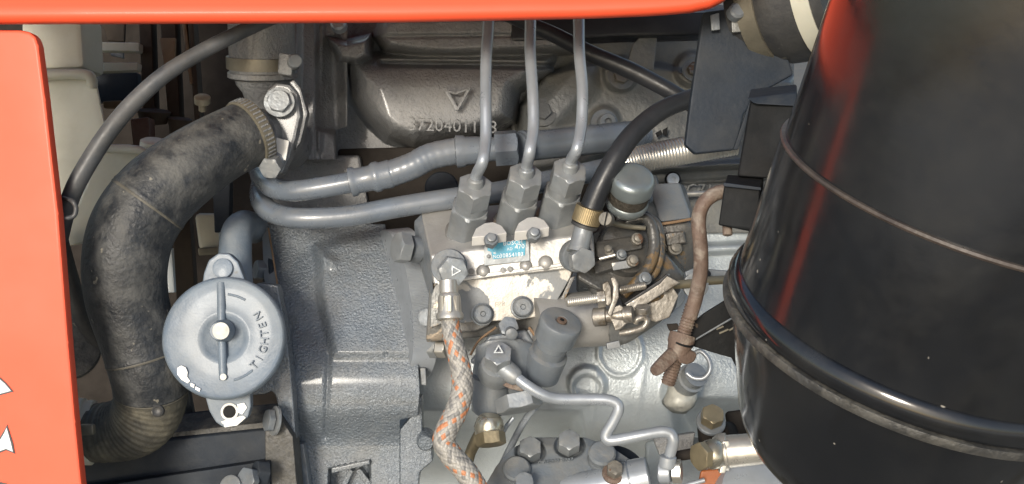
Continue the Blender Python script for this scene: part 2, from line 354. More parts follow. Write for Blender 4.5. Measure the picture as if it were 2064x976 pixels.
t = thing('cylinder_head', 'dusty cylinder head casting behind the three steel injector pipes', 'cylinder head', (1240, 200, 1.36))
def head(X, Y):
    d = np.full(X.shape, 1.375)
    d -= .040 * up(sd_poly(X, Y, [(1040, 360), (1050, 215), (1100, 150), (1180, 128), (1260, 120), (1420, 150), (1600, 160), (1600, 330), (1300, 345)]), 14)
    d -= .016 * up(sd_seg(X, Y, (1090, 250), (1165, 165), 34), 40)
    d -= .012 * up(sd_circ(X, Y, 1250, 150, 34), 14)
    d -= .014 * up(sd_circ(X, Y, 1218, 246, 30), 12)
    d -= .012 * up(sd_circ(X, Y, 1395, 140, 34), 14)
    d -= .014 * up(sd_poly(X, Y, [(1060, 272), (1240, 252), (1300, 262), (1180, 335), (1050, 345)]), 22)
    d -= .020 * up(sd_poly(X, Y, [(1240, 345), (1600, 318), (1600, 352), (1240, 382)]), 14)
    d -= .034 * up(sd_poly(X, Y, [(1240, 380), (1600, 358), (1600, 480), (1240, 480)]), 8)
    d -= .012 * up(sd_poly(X, Y, [(1040, 30), (1600, 20), (1600, 66), (1040, 76)]), 14)
    return d
mk('casting', relief(1030, 1600, 10, 470, 180, 150, head, 60), 'cast_tan', t, sharp=0)
for (x, y, r, mt) in ((1252, 155, 17, 'rustbolt'), (1398, 142, 15, 'rustbolt'), (1092, 226, 19, 'cast_tan')):
    bolt(t, (x, y, 1.318), D(.15, .25, 1), r, 12, .3, mt, 1.6, 'cast_tan')
b = mk('socket_screw', lathe((1218, 250, 1.315), D(.3, .1, 1), [(-6, 29), (2, 29), (3, 18), (22, 18), (24, 16), (24, 8), (14, 7.5), (14, .1)], 32), 'nutdark', t)
mk('bracket', slab([(1262, 132), (1275, 90), (1292, 72), (1325, 76), (1322, 105), (1318, 140), (1290, 143)], 1.30, 10, 3), 'cast_tan', t)
mk('cast_number', text('C71019', (1382, 392, 1.322), 32, D(1, -.02, 0), D(0, 1, .1), 9, 1.05), 'cast_tan', t)
mk('arrow_mark', merge(slab([(1322, 268), (1332, 262), (1336, 270), (1326, 276)], 1.318, 8, 0), slab([(1336, 262), (1346, 256), (1344, 274), (1338, 272)], 1.318, 8, 0)), 'void', t)
mk('plug', merge(lathe((1356, 362, 1.335), D(0, .1, 1), [(-4, 16), (3, 16), (4, 14.5), (4, 12), (0, 12)], 28)), 'void', t)
mk('plug_face', lathe((1356, 362, 1.334), D(0, .1, 1), [(-4, 12.4), (5, 12.4), (6, 11), (5, 6), (0, 5.5), (0, .1)], 28), 'ink', t)
mk('steel_rod', tube([(1300, 402, 1.315), (1380, 392, 1.315), (1480, 388, 1.315)], 6, 12), 'silver', t)

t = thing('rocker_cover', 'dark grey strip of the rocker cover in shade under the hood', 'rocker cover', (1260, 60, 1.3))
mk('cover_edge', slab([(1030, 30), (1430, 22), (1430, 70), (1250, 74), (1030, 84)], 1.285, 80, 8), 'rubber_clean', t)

# ================================================================ intake manifold with the cast number
t = thing('intake_manifold', 'large grey cast manifold carrying a raised arrow emblem and a long part number', 'manifold', (880, 200, 1.28))
def man(X, Y):
    d = np.full(X.shape, 1.42)
    body = sd_poly(X, Y, [(688, 108), (700, 205), (735, 250), (775, 288), (835, 306), (960, 290), (1042, 250), (1052, 190), (1120, 150), (1130, 100), (900, 95)])
    s = np.clip(-body / 46, 0, 1); d -= .125 * np.sqrt(np.clip(1 - (1 - s) ** 2, 0, 1)) * (body < 0)
    d -= .014 * up(sd_poly(X, Y, [(730, 150), (1120, 150), (1120, 260), (800, 285), (760, 250)]), 60)
    d += .012 * up(sd_circ(X, Y, 1095, 225, 52), 16)
    up_ = sd_poly(X, Y, [(762, 40), (750, 75), (775, 108), (840, 118), (900, 122), (1000, 118), (1160, 112), (1160, 20), (762, 20)])
    s = np.clip(-up_ / 26, 0, 1); d = np.minimum(d, 1.40 - .112 * np.sqrt(np.clip(1 - (1 - s) ** 2, 0, 1)) * (up_ < 0))
    d += .008 * up(sd_seg(X, Y, (760, 74), (1160, 70), 1.5), 12)
    d += .030 * up(sd_seg(X, Y, (770, 128), (1150, 134), 4), 12)
    lug = sd_poly(X, Y, [(648, 66), (700, 78), (750, 66), (752, 118), (720, 134), (680, 128)])
    s = np.clip(-lug / 18, 0, 1); d = np.minimum(d, 1.38 - .105 * np.sqrt(np.clip(1 - (1 - s) ** 2, 0, 1)) * (lug < 0) + (lug > 0) * .2)
    return d
mk('casting', relief(640, 1165, 10, 318, 220, 140, man, 20), 'cast_warm', t, sharp=0)
ex, ey = D(1, -.035, 0), D(.03, 1, .22)
mk('cast_number', text('3720401168', (822, 262, 1.264), 36, ex, ey, 10, 1.0), 'cast_warm', t)
mk('arrow_emblem', merge(slab([(893, 178), (900, 176), (922, 214), (944, 174), (950, 177), (924, 222), (918, 222)], 1.263, 12, 1.2), slab([(893, 178), (918, 186), (948, 175), (948, 180), (918, 191), (896, 184)], 1.263, 12, 1.2)), 'cast_warm', t)
mk('stud', lathe((683, 50, 1.26), D(0, .3, 1), [(-10, 16), (8, 16), (12, 12), (13, .1)], 24), 'steel', t)

# ================================================================ water pump housing column left of the manifold
t = thing('water_housing', 'dusty ribbed grey casting column between thermostat elbow and manifold', 'engine casting', (640, 180, 1.3))
def colm(X, Y):
    d = np.full(X.shape, 1.315)
    d -= .030 * up(sd_poly(X, Y, [(606, 0), (640, 0), (640, 330), (600, 330)]), 14)
    d -= .010 * up(sd_seg(X, Y, (650, 0), (644, 300), 4), 14)
    d -= .022 * up(sd_poly(X, Y, [(640, 262), (676, 266), (680, 330), (640, 330)]), 10)
    d += .012 * up(sd_seg(X, Y, (672, 90), (678, 260), 12), 24)
    return d
mk('casting', relief(585, pl((10, 700), (255, 700), (262, 678), (330, 678)), 10, 322, 44, 100, colm, 50), 'cast_warm', t, sharp=0)
mk('shelf', slab([(525, 318), (725, 312), (752, 470), (530, 470)], 1.34, 60, 6), 'cast_warm', t)

# ================================================================ thermostat housing and hose outlet
t = thing('thermostat_housing', 'grey coolant outlet elbow with knurled clamp and two bolts above the radiator hose', 'coolant elbow', (560, 240, 1.2))
ax = D(.02, 1, .25)
mk('neck', lathe((530, 152, 1.21), ax, [(-74, 20), (-66, 32), (-34, 42), (-18, 54), (-2, 58), (0, 61), (130, 61)], 48), 'cast_warm', t)
b = mk('hose_stub', lathe((530, 152, 1.21), ax, [(-6, 66), (-3, 70), (6, 70), (9, 66), (70, 66), (140, 66)], 48), 'cast_warm', t)
mk('clamp_band', lathe((530, 152, 1.21), ax, [(14, 67), (14, 71), (38, 71), (38, 67)], 72, rf=lambda th, i: 1 + .012 * (round(th * 36 / math.pi) % 2) * (i in (1, 2))), 'band', b)
mk('worm_housing', box((578, 132, 1.16), D(1, -.2, 0), D(.1, 1, .2), TO, 30, 44, 34, 5), 'cast_warm', b)
mk('clamp_screw', lathe((594, 124, 1.15), D(.35, .1, 1), [(-12, 14), (6, 14), (8, 12), (8, .1)], 28), 'nut', b)
def plate(X, Y): return np.full(X.shape, 1.2)
mk('flange', slab([(530, 210), (536, 182), (556, 166), (584, 170), (600, 190), (606, 235), (596, 280), (584, 318), (570, 350), (545, 356), (524, 340), (530, 290), (528, 250)], 1.16, 44, 7), 'cast_warm', t)
mk('flange_rim', slab([(592, 160), (606, 178), (620, 228), (606, 286), (594, 305), (600, 262), (608, 226), (598, 188), (582, 166)], 1.17, 30, 3), 'cast_warm', t)
bolt(t, (563, 206, 1.150), D(.1, .12, 1), 24, 16, .2, 'nut', 1.28)
mk('spacer', lathe((556, 322, 1.155), D(-.1, -.62, .78), [(-14, 21), (12, 21), (13, 22), (18, 22), (19, 19)], 32), 'steel', t)
mk('bolt', hexa((553, 330, 1.145), D(-.1, -.35, .9), 8, 34, 23, .1), 'nut', t)
mk('primer_patch', slab([(553, 276), (583, 284), (576, 324), (541, 316)], 1.148, 8, 2), 'white_paint', t)
mk('outlet_pipe', tube([(575, 290, 1.28), (545, 276, 1.20), (505, 272, 1.15)], 54, 32), 'cast_warm', t)

# ================================================================ radiator hose
t = thing('radiator_hose', 'thick weathered black radiator hose bending down beside the orange side panel', 'hose', (270, 560, 1.1))
HP = [(516, 262, 1.145, 66), (440, 300, 1.12, 70), (375, 342, 1.10, 76), (312, 395, 1.09, 82), (268, 460, 1.085, 85), (252, 530, 1.085, 84), (256, 600, 1.09, 81), (276, 672, 1.095, 77), (297, 745, 1.10, 75), (304, 800, 1.11, 72), (284, 846, 1.12, 68), (240, 868, 1.13, 62), (165, 874, 1.14, 57), (120, 874, 1.15, 56)]
def corr(u): 
    a = 1 + .016 * math.sin(u * 460) * min(1, max(0, (u - .66) * 12)) * (u < .93)
    for c0 in (.247, .585, .668): a += .018 * math.exp(-((u - c0) / .0035) ** 2)
    return a
hq = catmull(HP, 28); hw = []
for i, q in enumerate(hq): hw.append((*P(q[0], q[1], q[2]), q[3] * corr(i / (len(hq) - 1)) * K * q[2]))
cut_ = int(8.68 * 28)
h = mk('hose_body', sweep(hw[:cut_ + 1], 56), 'hose_old', t, sharp=0)
mk('ribbed_end', sweep(hw[cut_:], 56), 'hose_dusty', t, sharp=0, label='ribbed lower end of the hose caked with tan dust')
def band_on(path, i0, f0, wd, extra, n=64, knurl=True):
    q = catmull(path, 40); a = int(i0 * 40); W = [(*P(*q[a + k][:3]), (q[a + k][3] + e) * K * q[a + k][2]) for k, e in ((0, 0), (0, extra), (wd, extra), (wd, 0))]
    W = []
    for k, e in ((0, 0), (1, extra), (wd - 1, extra), (wd, 0)): W.append((*P(*q[a + k][:3]), (q[a + k][3] + e) * K * q[a + k][2]))
    return sweep(W, n)
cl = mk('hose_clamp', band_on(HP, .02, 0, 12, 4), 'band', t)
q_ = catmull(HP, 40)
for k in range(46):      # slots of the worm drive band
    p0, p1 = Vector(P(*q_[8][:3])), Vector(P(*q_[4][:3])); a, s, u = frame(p0 - p1)
    th = 2 * math.pi * k / 46; c = P(*q_[6][:3]); rr = (q_[6][3] + 4.4) * K * q_[10][2]; dr = s * math.cos(th) + u * math.sin(th); tn = a.cross(dr)
    if dr.dot(TO) < -.1: continue
    o = c + dr * rr; V = []
    for i in (-1, 1):
        for j in (-1, 1):
            for l in (0, 1): V.append(o + a * i * .0042 + tn * j * .0008 + dr * (l * .0012 - .0006))
    mk('band_slot', (V, [(0, 1, 3, 2), (4, 6, 7, 5), (0, 4, 5, 1), (2, 3, 7, 6), (0, 2, 6, 4), (1, 5, 7, 3)]), 'cast_warm', cl, smooth=False)
mk('clamp_screw', merge(lathe((408, 205, 1.12), D(.1, .8, .5), [(-20, 8), (-4, 8), (-3, 16), (10, 16), (12, 13), (12, .1)], 24)), 'band', cl)
for i0 in (3.25, 7.6, 8.68): mk('seam_ring', band_on(HP, i0, 0, 3, 1.2), 'hose_seam', t)
mk('valve_stub', lathe((318, 829, 1.058), D(.1, .1, 1), [(-12, 12), (3, 12), (5, 9), (3, 6), (3, .1)], 24), 'rubber', t)
t = thing('radiator_outlet', 'dusty beige pipe end and clamp at the lower end of the big hose', 'pipe', (165, 870, 1.14))
mk('pipe_collar', lathe((178, 872, 1.14), D(-1, .02, .12), [(-14, 60), (-10, 65), (8, 65), (10, 69), (60, 70), (62, 60), (90, 60)], 48), 'tank', t, label=None)
mk('worm_box', box((176, 866, 1.07), D(1, 0, 0), D(0, 1, .1), TO, 30, 22, 18, 4), 'band', t)

# ================================================================ overflow hose top left
t = thing('overflow_hose', 'thin grey rubber hose arching from under the hood down behind the orange panel', 'hose', (330, 150, 1.05))
mk('hose_body', tube([(600, 18, 1.10, 13.2), (540, 40, 1.08, 14.1), (470, 72, 1.06, 15.0), (400, 108, 1.05, 15.8), (330, 152, 1.04, 16.7), (270, 206, 1.035, 17.6), (222, 262, 1.03, 18.0), (182, 322, 1.03, 18.5), (150, 380, 1.03, 18.5), (132, 432, 1.035, 17.6), (120, 480, 1.05, 17.6)], n=24), 'cable', t)
mk('wire_clip', tube([(128, 400, 1.02), (146, 406, 1.01), (153, 420, 1.01), (148, 436, 1.01), (126, 440, 1.01), (112, 430, 1.03)], 5, 12), 'cable', t)

# ================================================================ reservoir, radiator and what shows behind
t = thing('coolant_reservoir', 'cream plastic overflow tank in the corner beside the orange side panel', 'tank', (150, 250, 1.35))
mk('tank_neck', slab([(40, 20), (163, 20), (170, 138), (40, 142)], 1.36, 130, 14), 'tank', t)
mk('tank_body', hull([(30, 145, 1.34), (185, 150, 1.33), (196, 170, 1.33), (193, 188, 1.33), (180, 192, 1.33), (238, 380, 1.34), (250, 470, 1.35), (30, 480, 1.36), (30, 145, 1.5), (190, 150, 1.5), (250, 470, 1.5), (30, 470, 1.5)], 12), 'tank', t)
mk('tank_lip', tube([(60, 152, 1.325), (120, 150, 1.322), (172, 151, 1.322), (184, 160, 1.325), (186, 174, 1.33)], 11, 14), 'tank', t)
mk('lower_tank', hull([(205, 300, 1.30), (286, 308, 1.30), (292, 330, 1.31), (285, 350, 1.31), (292, 470, 1.33), (120, 500, 1.33), (205, 300, 1.42), (292, 320, 1.42), (292, 470, 1.42), (120, 500, 1.42)], 10), 'tank', t)
mk('lower_lip', tube([(215, 300, 1.29), (260, 301, 1.288), (288, 306, 1.288), (295, 322, 1.295)], 9, 14), 'tank', t)
mk('cap', lathe((312, 300, 1.33), D(.2, 1, .3), [(-40, 18), (-8, 22), (-6, 30), (14, 30), (18, 24), (18, .1)], 28), 'tank', t)

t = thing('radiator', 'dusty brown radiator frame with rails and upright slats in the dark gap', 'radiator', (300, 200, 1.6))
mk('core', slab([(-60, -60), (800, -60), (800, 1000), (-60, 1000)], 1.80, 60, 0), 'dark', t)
mk('header_bar', slab([(170, 84), (280, 86), (280, 104), (170, 102)], 1.5, 30, 3), 'tank', t)
mk('header_bar', slab([(175, 126), (278, 126), (276, 142), (178, 146)], 1.48, 30, 3), 'tank', t)
mk('header_bar', slab([(206, 204), (246, 202), (246, 218), (208, 218)], 1.5, 20, 3), 'goldplate', t)
mk('upper_tab', slab([(205, 40), (252, 40), (250, 84), (216, 82)], 1.55, 10, 2), 'brown', t)
mk('white_tab', slab([(224, 100), (248, 100), (248, 118), (222, 112)], 1.55, 10, 2), 'plate', t)
mk('vessel_shoulder', lathe((182, 92, 1.52), D(0, 1, .2), [(-50, 10), (-20, 16), (0, 14), (12, 4)], 20), 'brown', t)
for (x0, x1, x2, x3, y1, mt) in ((278, 304, 312, 288, 240, 'brown'), (320, 352, 362, 338, 235, 'brown'), (362, 372, 390, 382, 170, 'goldplate'), (376, 388, 404, 392, 250, 'brown')):
    mk('slat', slab([(x0, 20), (x1, 20), (x2, y1), (x3, y1)], 1.52, 40, 3), mt, t)
mk('ochre_strip', slab([(320, 76), (354, 76), (352, 132), (330, 130)], 1.50, 10, 3), 'goldplate', t)
mk('maroon_plate', slab([(262, 240), (300, 236), (304, 320), (272, 336)], 1.46, 40, 3), 'maroon', t)
mk('dark_panel', slab([(185, 146), (276, 146), (280, 204), (190, 206)], 1.54, 30, 3), 'bluebar', t)
mk('lower_cup', lathe((310, 236, 1.5), D(.1, 1, .2), [(-16, 8), (-12, 26), (12, 34), (14, 30)], 24), 'brown', t)
mk('lower_cup', lathe((362, 252, 1.5), D(.1, 1, .2), [(-30, 6), (-20, 18), (12, 24), (14, 20)], 24), 'brown', t)
mk('yellow_clip', hull([(232, 330, 1.42), (262, 322, 1.42), (270, 345, 1.42), (240, 368, 1.42), (236, 330, 1.46), (262, 322, 1.46), (266, 350, 1.46)], 4), 'goldplate', t)
t = thing('fan_cowl', 'cream curved piece glinting in the gap above the oil filler flange', 'cowl', (410, 470, 1.6))
mk('cowl_piece', slab([(390, 430), (438, 430), (446, 500), (400, 506)], 1.55, 60, 10), 'tank', t)
mk('cowl_edge', slab([(398, 500), (448, 498), (448, 514), (400, 516)], 1.53, 40, 3), 'band', t)
mk('cowl_tab', slab([(334, 510), (346, 500), (352, 590), (335, 590)], 1.55, 20, 2), 'decal', t)
mk('dark_strut', slab([(346, 440), (382, 430), (396, 640), (360, 690)], 1.45, 30, 3), 'brown', t)
mk('dark_strut', slab([(428, 370), (464, 366), (462, 460), (432, 470)], 1.30, 30, 3), 'bluebar', t)
t = thing('fan_belt', 'black ribbed belt curving down the dark gap left of the big hose', 'belt', (150, 640, 1.3))
mk('belt', tube([(120, 480, 1.3, 16), (140, 560, 1.32, 18), (165, 640, 1.34, 18), (200, 690, 1.36, 16)], n=18), 'rubber', t)
mk('pulley', lathe((135, 700, 1.35), D(.3, .2, 1), [(-30, 62), (-20, 66), (-14, 50), (-6, 50), (0, 66), (10, 64), (12, 30), (12, .1)], 40), 'hose_old', t)
t = thing('hose_support', 'dusty black plate behind the lower bend of the radiator hose', 'bracket', (360, 830, 1.3))
mk('plate', slab([(345, 730), (372, 740), (392, 850), (340, 900), (330, 800)], 1.22, 20, 3), 'hose_old', t)

# ================================================================ frame rail bottom left
t = thing('frame_rail', 'dusty blue black chassis rail running under the oil filler along the bottom', 'chassis rail', (350, 930, 1.2))
mk('rail_face', slab([(120, 922), (350, 886), (545, 866), (545, 925), (350, 955), (120, 990)], 1.16, 120, 3, D(0, 0.35, -1)), 'bluebar', t)
mk('rail_top', slab([(120, 922), (350, 886), (545, 866), (545, 850), (350, 872), (160, 905)], 1.165, 80, 1, D(0, 0.35, -1)), 'grime', t)
mk('rail_lower', slab([(120, 992), (350, 957), (545, 928), (545, 1040), (120, 1040)], 1.145, 100, 4), 'bluebar', t)
mk('end_plate', slab([(534, 858), (562, 838), (590, 880), (604, 1040), (536, 1040)], 1.150, 70, 2), 'grime', t)
bolt(t, (548, 848, 1.145), D(-.85, .15, .5), 24, 12, .2, 'nutdark', 0)
mk('washer', lathe((551, 848, 1.145), D(-.85, .15, .5), [(-6, 30), (-1, 30), (0, 28)], 32), 'nut', t)
mk('bolt', hexa((505, 968, 1.12), D(-.55, .25, .8), 0, 16, 26, .2), 'nutdark', t)
mk('nut', hexa((536, 955, 1.13), D(-.85, .2, .5), 0, 24, 26, .2), 'bluebar', t)
mk('rail_boss', lathe((470, 985, 1.12), D(-.4, .3, .9), [(0, 26), (12, 26), (14, 22)], 28), 'nutdark', t)

# ================================================================ timing cover
t = thing('timing_cover', 'big rough grey timing gear cover with a sunken left pocket and square window', 'gear cover', (700, 700, 1.2))
def sinterp(Y, xs, ys, w_=16):
    return sum(np.interp(Y + o, xs, ys) for o in np.linspace(-w_, w_, 9)) / 9.
def cover(X, Y):
    d = sinterp(Y, [452, 470, 560, 690, 702, 750, 800, 850, 872, 900, 1000], [1.262, 1.252, 1.226, 1.199, 1.1965, 1.1915, 1.190, 1.196, 1.211, 1.214, 1.214], 26).astype(float)
    ks = np.ones(3)
    blk_ = sd_poly(X, Y, [(628, 508), (655, 497), (700, 512), (900, 440), (900, 1010), (870, 700), (860, 690), (680, 693), (655, 668), (640, 610)])
    sh = np.interp(Y, [480, 500, 600, 690, 694, 700, 1000], [.0, 1, 1, 1, .1, 0, 0])
    d += .011 * (1 - up(sd_poly(X, Y, [(640, 498), (690, 482), (900, 430), (900, 720), (672, 720), (660, 664), (646, 600)]), 26)) * sinterp(Y, [450, 500, 670, 750, 1000], [0, 1, 1, .15, 0]) * np.interp(X, [540, 900], [1, 1])
    d -= .007 * up(sd_seg(X, Y, (640, 512), (668, 528), 7), 30)
    d += .004 * up(sd_seg(X, Y, (662, 715), (656, 880), 2), 16)
    win = sd_poly(X, Y, [(661, 944), (748, 926), (751, 1010), (658, 1010)])
    d += .035 * up(win + 4, 7)
    d += .0015 * up(sd_circ(X, Y, 778, 715, 4.5), 3)
    d += .0012 * up(sd_circ(X, Y, 650, 610, 5), 4) + .0008 * up(sd_circ(X, Y, 724, 510, 5), 5)
    return d
mk('cover_body', relief(pl((452, 540), (560, 556), (690, 578), (800, 592), (890, 598), (1010, 606)), pl((452, 776), (560, 800), (640, 822), (720, 842), (790, 846), (838, 842), (846, 806), (1010, 806)), 452, 1010, 150, 250, cover, 40), 'cast', t, sharp=0)
mk('left_flange', relief(pl((458, 528), (560, 532), (700, 562), (800, 572), (889, 572)), pl((458, 541), (560, 556), (690, 577), (800, 590), (889, 597)), 458, 889, 8, 100, lambda X, Y: np.interp(Y, [450, 560, 690, 889], [1.25, 1.222, 1.192, 1.190]) + 0 * X, 30), 'paint', t)
mk('gasket_line', tube([(541, 460, 1.247), (557, 560, 1.219), (578, 690, 1.190), (591, 800, 1.188), (598, 888, 1.188)], 1.8, 8), 'gasket', t)
mk('rail_foot', slab([(600, 895), (612, 895), (630, 1020), (606, 1020)], 1.195, 30, 2), 'paint', t)
rf = mk('right_flange', slab([(806, 866), (830, 838), (842, 800), (850, 800), (852, 880), (870, 896), (872, 930), (846, 952), (838, 1020), (806, 1020)], 1.205, 50, 4), 'cast', t)
mk('bolt_boss', lathe((858, 892, 1.20), D(.1, -.25, 1), [(-30, 20), (0, 18), (5, 14), (6, .1)], 32), 'cast', rf)
mk('window_rib', slab([(676, 1000), (690, 1000), (712, 950), (704, 944)], 1.235, 30, 2), 'cast', t)
mk('window_rib', slab([(742, 985), (750, 975), (726, 945), (716, 950)], 1.235, 30, 2), 'cast', t)
mk('window_lip', slab([(668, 944), (744, 928), (746, 936), (668, 955)], 1.206, 14, 2), 'cast', t)
mk('side_bolt', hexa((532, 545, 1.235), D(-.9, .1, .5), 0, 18, 21, .3), 'nutdark', t)
mk('side_washer', lathe((536, 545, 1.235), D(-.9, .1, .5), [(-8, 26), (0, 26), (1, 22)], 28), 'bluebar', t)
# adapter ring between cover and pump
t = thing('pump_adapter_ring', 'ridged machined ring between the gear cover and the injection pump', 'ring', (830, 620, 1.2))
axr = D(.93, .10, -.36)
N_ = 640
mk('ring', lathe((797, 615, 1.245), axr, [(-10, 150), (-9, 152), (40, 152), (42, 149), (42, 60)], N_, rf=lambda th, i: 1 + (.008 if int(th / (2 * math.pi) * N_ + .5) % 2 else 0) * (i in (1, 2))), 'steel', t, sharp=50)
mk('bolt', hexa((815, 500, 1.135), D(-.85, .12, .5), -6, 18, 33, .25), 'nut', t)
mk('bolt_washer', lathe((830, 502, 1.145), D(-.85, .12, .5), [(-16, 27), (4, 27), (6, 24)], 32), 'nutdark', t)
mk('bolt', hexa((862, 700, 1.20), D(.9, 0, .42), 0, 24, 22, .2), 'nut', t)
mk('stud_nut', hexa((884, 702, 1.19), D(.9, 0, .42), 0, 20, 20, .2), 'silver', t)
mk('stop_lug', slab([(846, 742), (858, 742), (860, 778), (848, 776)], 1.20, 20, 2), 'nutdark', t)

# ================================================================ oil filler with its round cap
t = thing('oil_filler_cap', 'round blue grey oil filler cap with raised word TIGHTEN and cross bar', 'filler cap', (450, 680, 1.08))
axc = D(.02, .14, 1)
mk('cap_disc', lathe((450, 681, 1.075), axc, [(-16, 100), (-15, 122), (-12, 125), (-2, 123), (1, 119), (-3, 112), (-4, 90), (-6, 62), (-3, 54), (-6, 42), (-13, 36), (-13, .1)], 96), 'oilcap', t, sharp=50)
mk('cross_bar', tube([(445, 570, 1.0845, 8), (446, 600, 1.082, 8.5), (447, 670, 1.0775, 8.5), (449, 740, 1.0730, 8.5), (450, 766, 1.0720, 8)], n=20), 'oilcap', t)
mk('bar_end_wear', lathe((450, 760, 1.0688), axc, [(-2, 7), (1, 6.5), (1.5, .1)], 20), 'worn_white', t)
mk('knob', lathe((447, 667, 1.075), D(-.03, .05, 1), [(-10, 24), (4, 22), (20, 18.5), (27, 18), (29, 16), (29.5, .1)], 36), 'oilcap', t)
mk('knob_face', lathe((447, 667, 1.0645), D(-.03, .05, 1), [(6, 17.5), (7, 17), (8, .1)], 36), 'worn_white', t, label='bare bright face of the cap knob')
def capd(x, y, h=0.): return 1.075 - (y - 681) * .14 * 4.46e-4 + (x - 450) * .02 * 4.46e-4 - h * 4.46e-4
def arc_text(s, c, rad, a0, a1, size, d, mat, par, nm='letter'):
    for i, ch in enumerate(s):
        th = a0 + (a1 - a0) * i / (len(s) - 1); er = Vector((math.cos(th), math.sin(th), 0)); et = Vector((-math.sin(th), math.cos(th), 0))
        wd = .12 if ch == 'I' else .30
        x, y = c[0] + rad * er.x - size * wd * et.x, c[1] - rad * er.y + size * wd * et.y
        mk(nm, text(ch, (x, y, capd(x, y, -1)), size, D(et.x, et.y, 0), D(-er.x, -er.y, .05), 3), mat, par)
arc_text('TIGHTEN', (450, 681), 90, R_(-42), R_(31), 23, 1.0725, 'oilcap', t)
for a0, a1 in ((-76, -48), (60, 84)):
    pts = [(450 + 88 * math.cos(R_(a)), 681 - 88 * math.sin(R_(a)), capd(450 + 88 * math.cos(R_(a)), 681 - 88 * math.sin(R_(a)), -4)) for a in np.linspace(a0, a1, 7)]
    mk('raised_arc', tube(pts, 2.6, 8), 'oilcap', t)
mk('paint_chip', slab([(357, 742), (365, 737), (374, 741), (378, 750), (377, 760), (383, 768), (378, 773), (366, 766), (357, 755)], capd(368, 755, 2), 3, .8), 'chip', t)
mk('paint_chip', slab([(384, 772), (392, 775), (391, 782), (384, 779)], capd(388, 777, 2), 3, .6), 'chip', t)
mk('paint_chip', slab([(394, 779), (404, 784), (402, 790), (393, 785)], capd(398, 785, 2), 3, .6), 'chip', t)
t = thing('oil_filler_neck', 'grey filler neck casting holding the round cap between two bolt lugs', 'filler neck', (470, 700, 1.1))
up_l = mk('upper_lug', slab([(405, 585), (410, 550), (420, 524), (440, 510), (462, 511), (480, 528), (492, 560), (500, 590)], 1.10, 26, 5), 'oilcap', t)
mk('lug_bolt', lathe((449, 541, 1.098), D(0, .15, 1), [(-4, 20), (3, 20), (4, 17), (4.5, .1)], 32), 'oilcap', up_l)
lg = mk('lower_lug', slab([(410, 785), (505, 785), (506, 820), (500, 842), (478, 860), (452, 864), (434, 852), (421, 830), (414, 805)], 1.095, 26, 5), 'oilcap', t)
mk('lug_hole', lathe((463, 830, 1.094), D(.05, .1, 1), [(-14, 13), (3.5, 13), (4, 15), (3, 17.5), (-2, 18)], 28), 'white_paint', lg)
mk('hole', lathe((463, 830, 1.0935), D(.05, .1, 1), [(-3, 12.5), (2.5, 12.2), (2.6, .1)], 28), 'void', lg)
mk('paint_chip', slab([(445, 850), (470, 842), (490, 838), (496, 842), (478, 858), (453, 862)], 1.0935, 3, .8), 'white_paint', lg)
mk('paint_chip', slab([(478, 815), (492, 812), (498, 822), (488, 836), (480, 832)], 1.0935, 3, .8), 'chip', lg)
mk('cap_seat', lathe((451, 684, 1.092), axc, [(-46, 112), (-40, 118), (-2, 118), (0, 112)], 72), 'oilcap', t)
mk('mounting_web', slab([(470, 800), (535, 795), (548, 788), (556, 800), (563, 838), (573, 888), (597, 888), (588, 760), (576, 660), (560, 575), (520, 570), (470, 600)], 1.165, 44, 4), 'cast', t)
mk('elbow_pipe', tube([(478, 620, 1.16, 33), (476, 560, 1.165, 33), (474, 510, 1.17, 33), (478, 470, 1.18, 32), (492, 455, 1.21, 31), (510, 460, 1.26, 31)], n=32), 'oilcap', t)

# ================================================================ coolant pipes
t = thing('upper_oil_pipe', 'upper of two grey pipes, with crimped collars and a hexagon union behind the injector lines', 'pipe', (760, 360, 1.17))
mk('bent_pipe', tube([(520, 330, 1.28), (528, 358, 1.22), (550, 378, 1.18), (590, 385, 1.165), (650, 378, 1.16), (725, 364, 1.16)], 21.5, 28), 'pipe', t)
def along(pts, prof, n=36):
    """turned collar from a to b, prof (0..1, r px)"""
    a, b = P(*pts[0]), P(*pts[1]); dd = b - a; L = dd.length; s = K * pts[0][2]
    return lathe_w(a, dd, [(u * L, r * s) for u, r in prof], n)
mk('collar', along([(705, 368, 1.155), (790, 350, 1.155)], [(0, 24), (.02, 30), (.12, 30), (.18, 26), (.5, 26), (.58, 31), (.68, 31), (.74, 28), (.95, 29), (1, 27)]), 'pipe', t)
mk('rubber_section', tube([(780, 353, 1.155), (830, 335, 1.155), (870, 315, 1.157), (930, 303, 1.16)], 27, 32, 14, mod=lambda u: 1 + .008 * math.sin(u * 200)), 'pipe', t)
mk('collar', along([(918, 306, 1.158), (1002, 300, 1.158)], [(0, 28), (.03, 33), (.2, 32), (.25, 29), (.5, 28), (.75, 25), (1, 24)]), 'pipe', t)
mk('union_nut', hexa((998, 300, 1.16), D(1, .07, 0), 0, 46, 37, .26, .35), 'pipe', t)
mk('straight_pipe', tube([(1040, 297, 1.18), (1075, 294, 1.2), (1150, 286, 1.22), (1250, 276, 1.25), (1290, 272, 1.28)], 30, 28), 'pipe', t)
mk('pipe_flange', along([(1052, 297, 1.185), (1062, 296, 1.188)], [(0, 24), (.05, 34), (.9, 34), (1, 30)]), 'pipe', t)
t = thing('lower_oil_pipe', 'lower of two grey pipes, looping back beneath the upper one behind the pump nuts', 'pipe', (700, 430, 1.16))
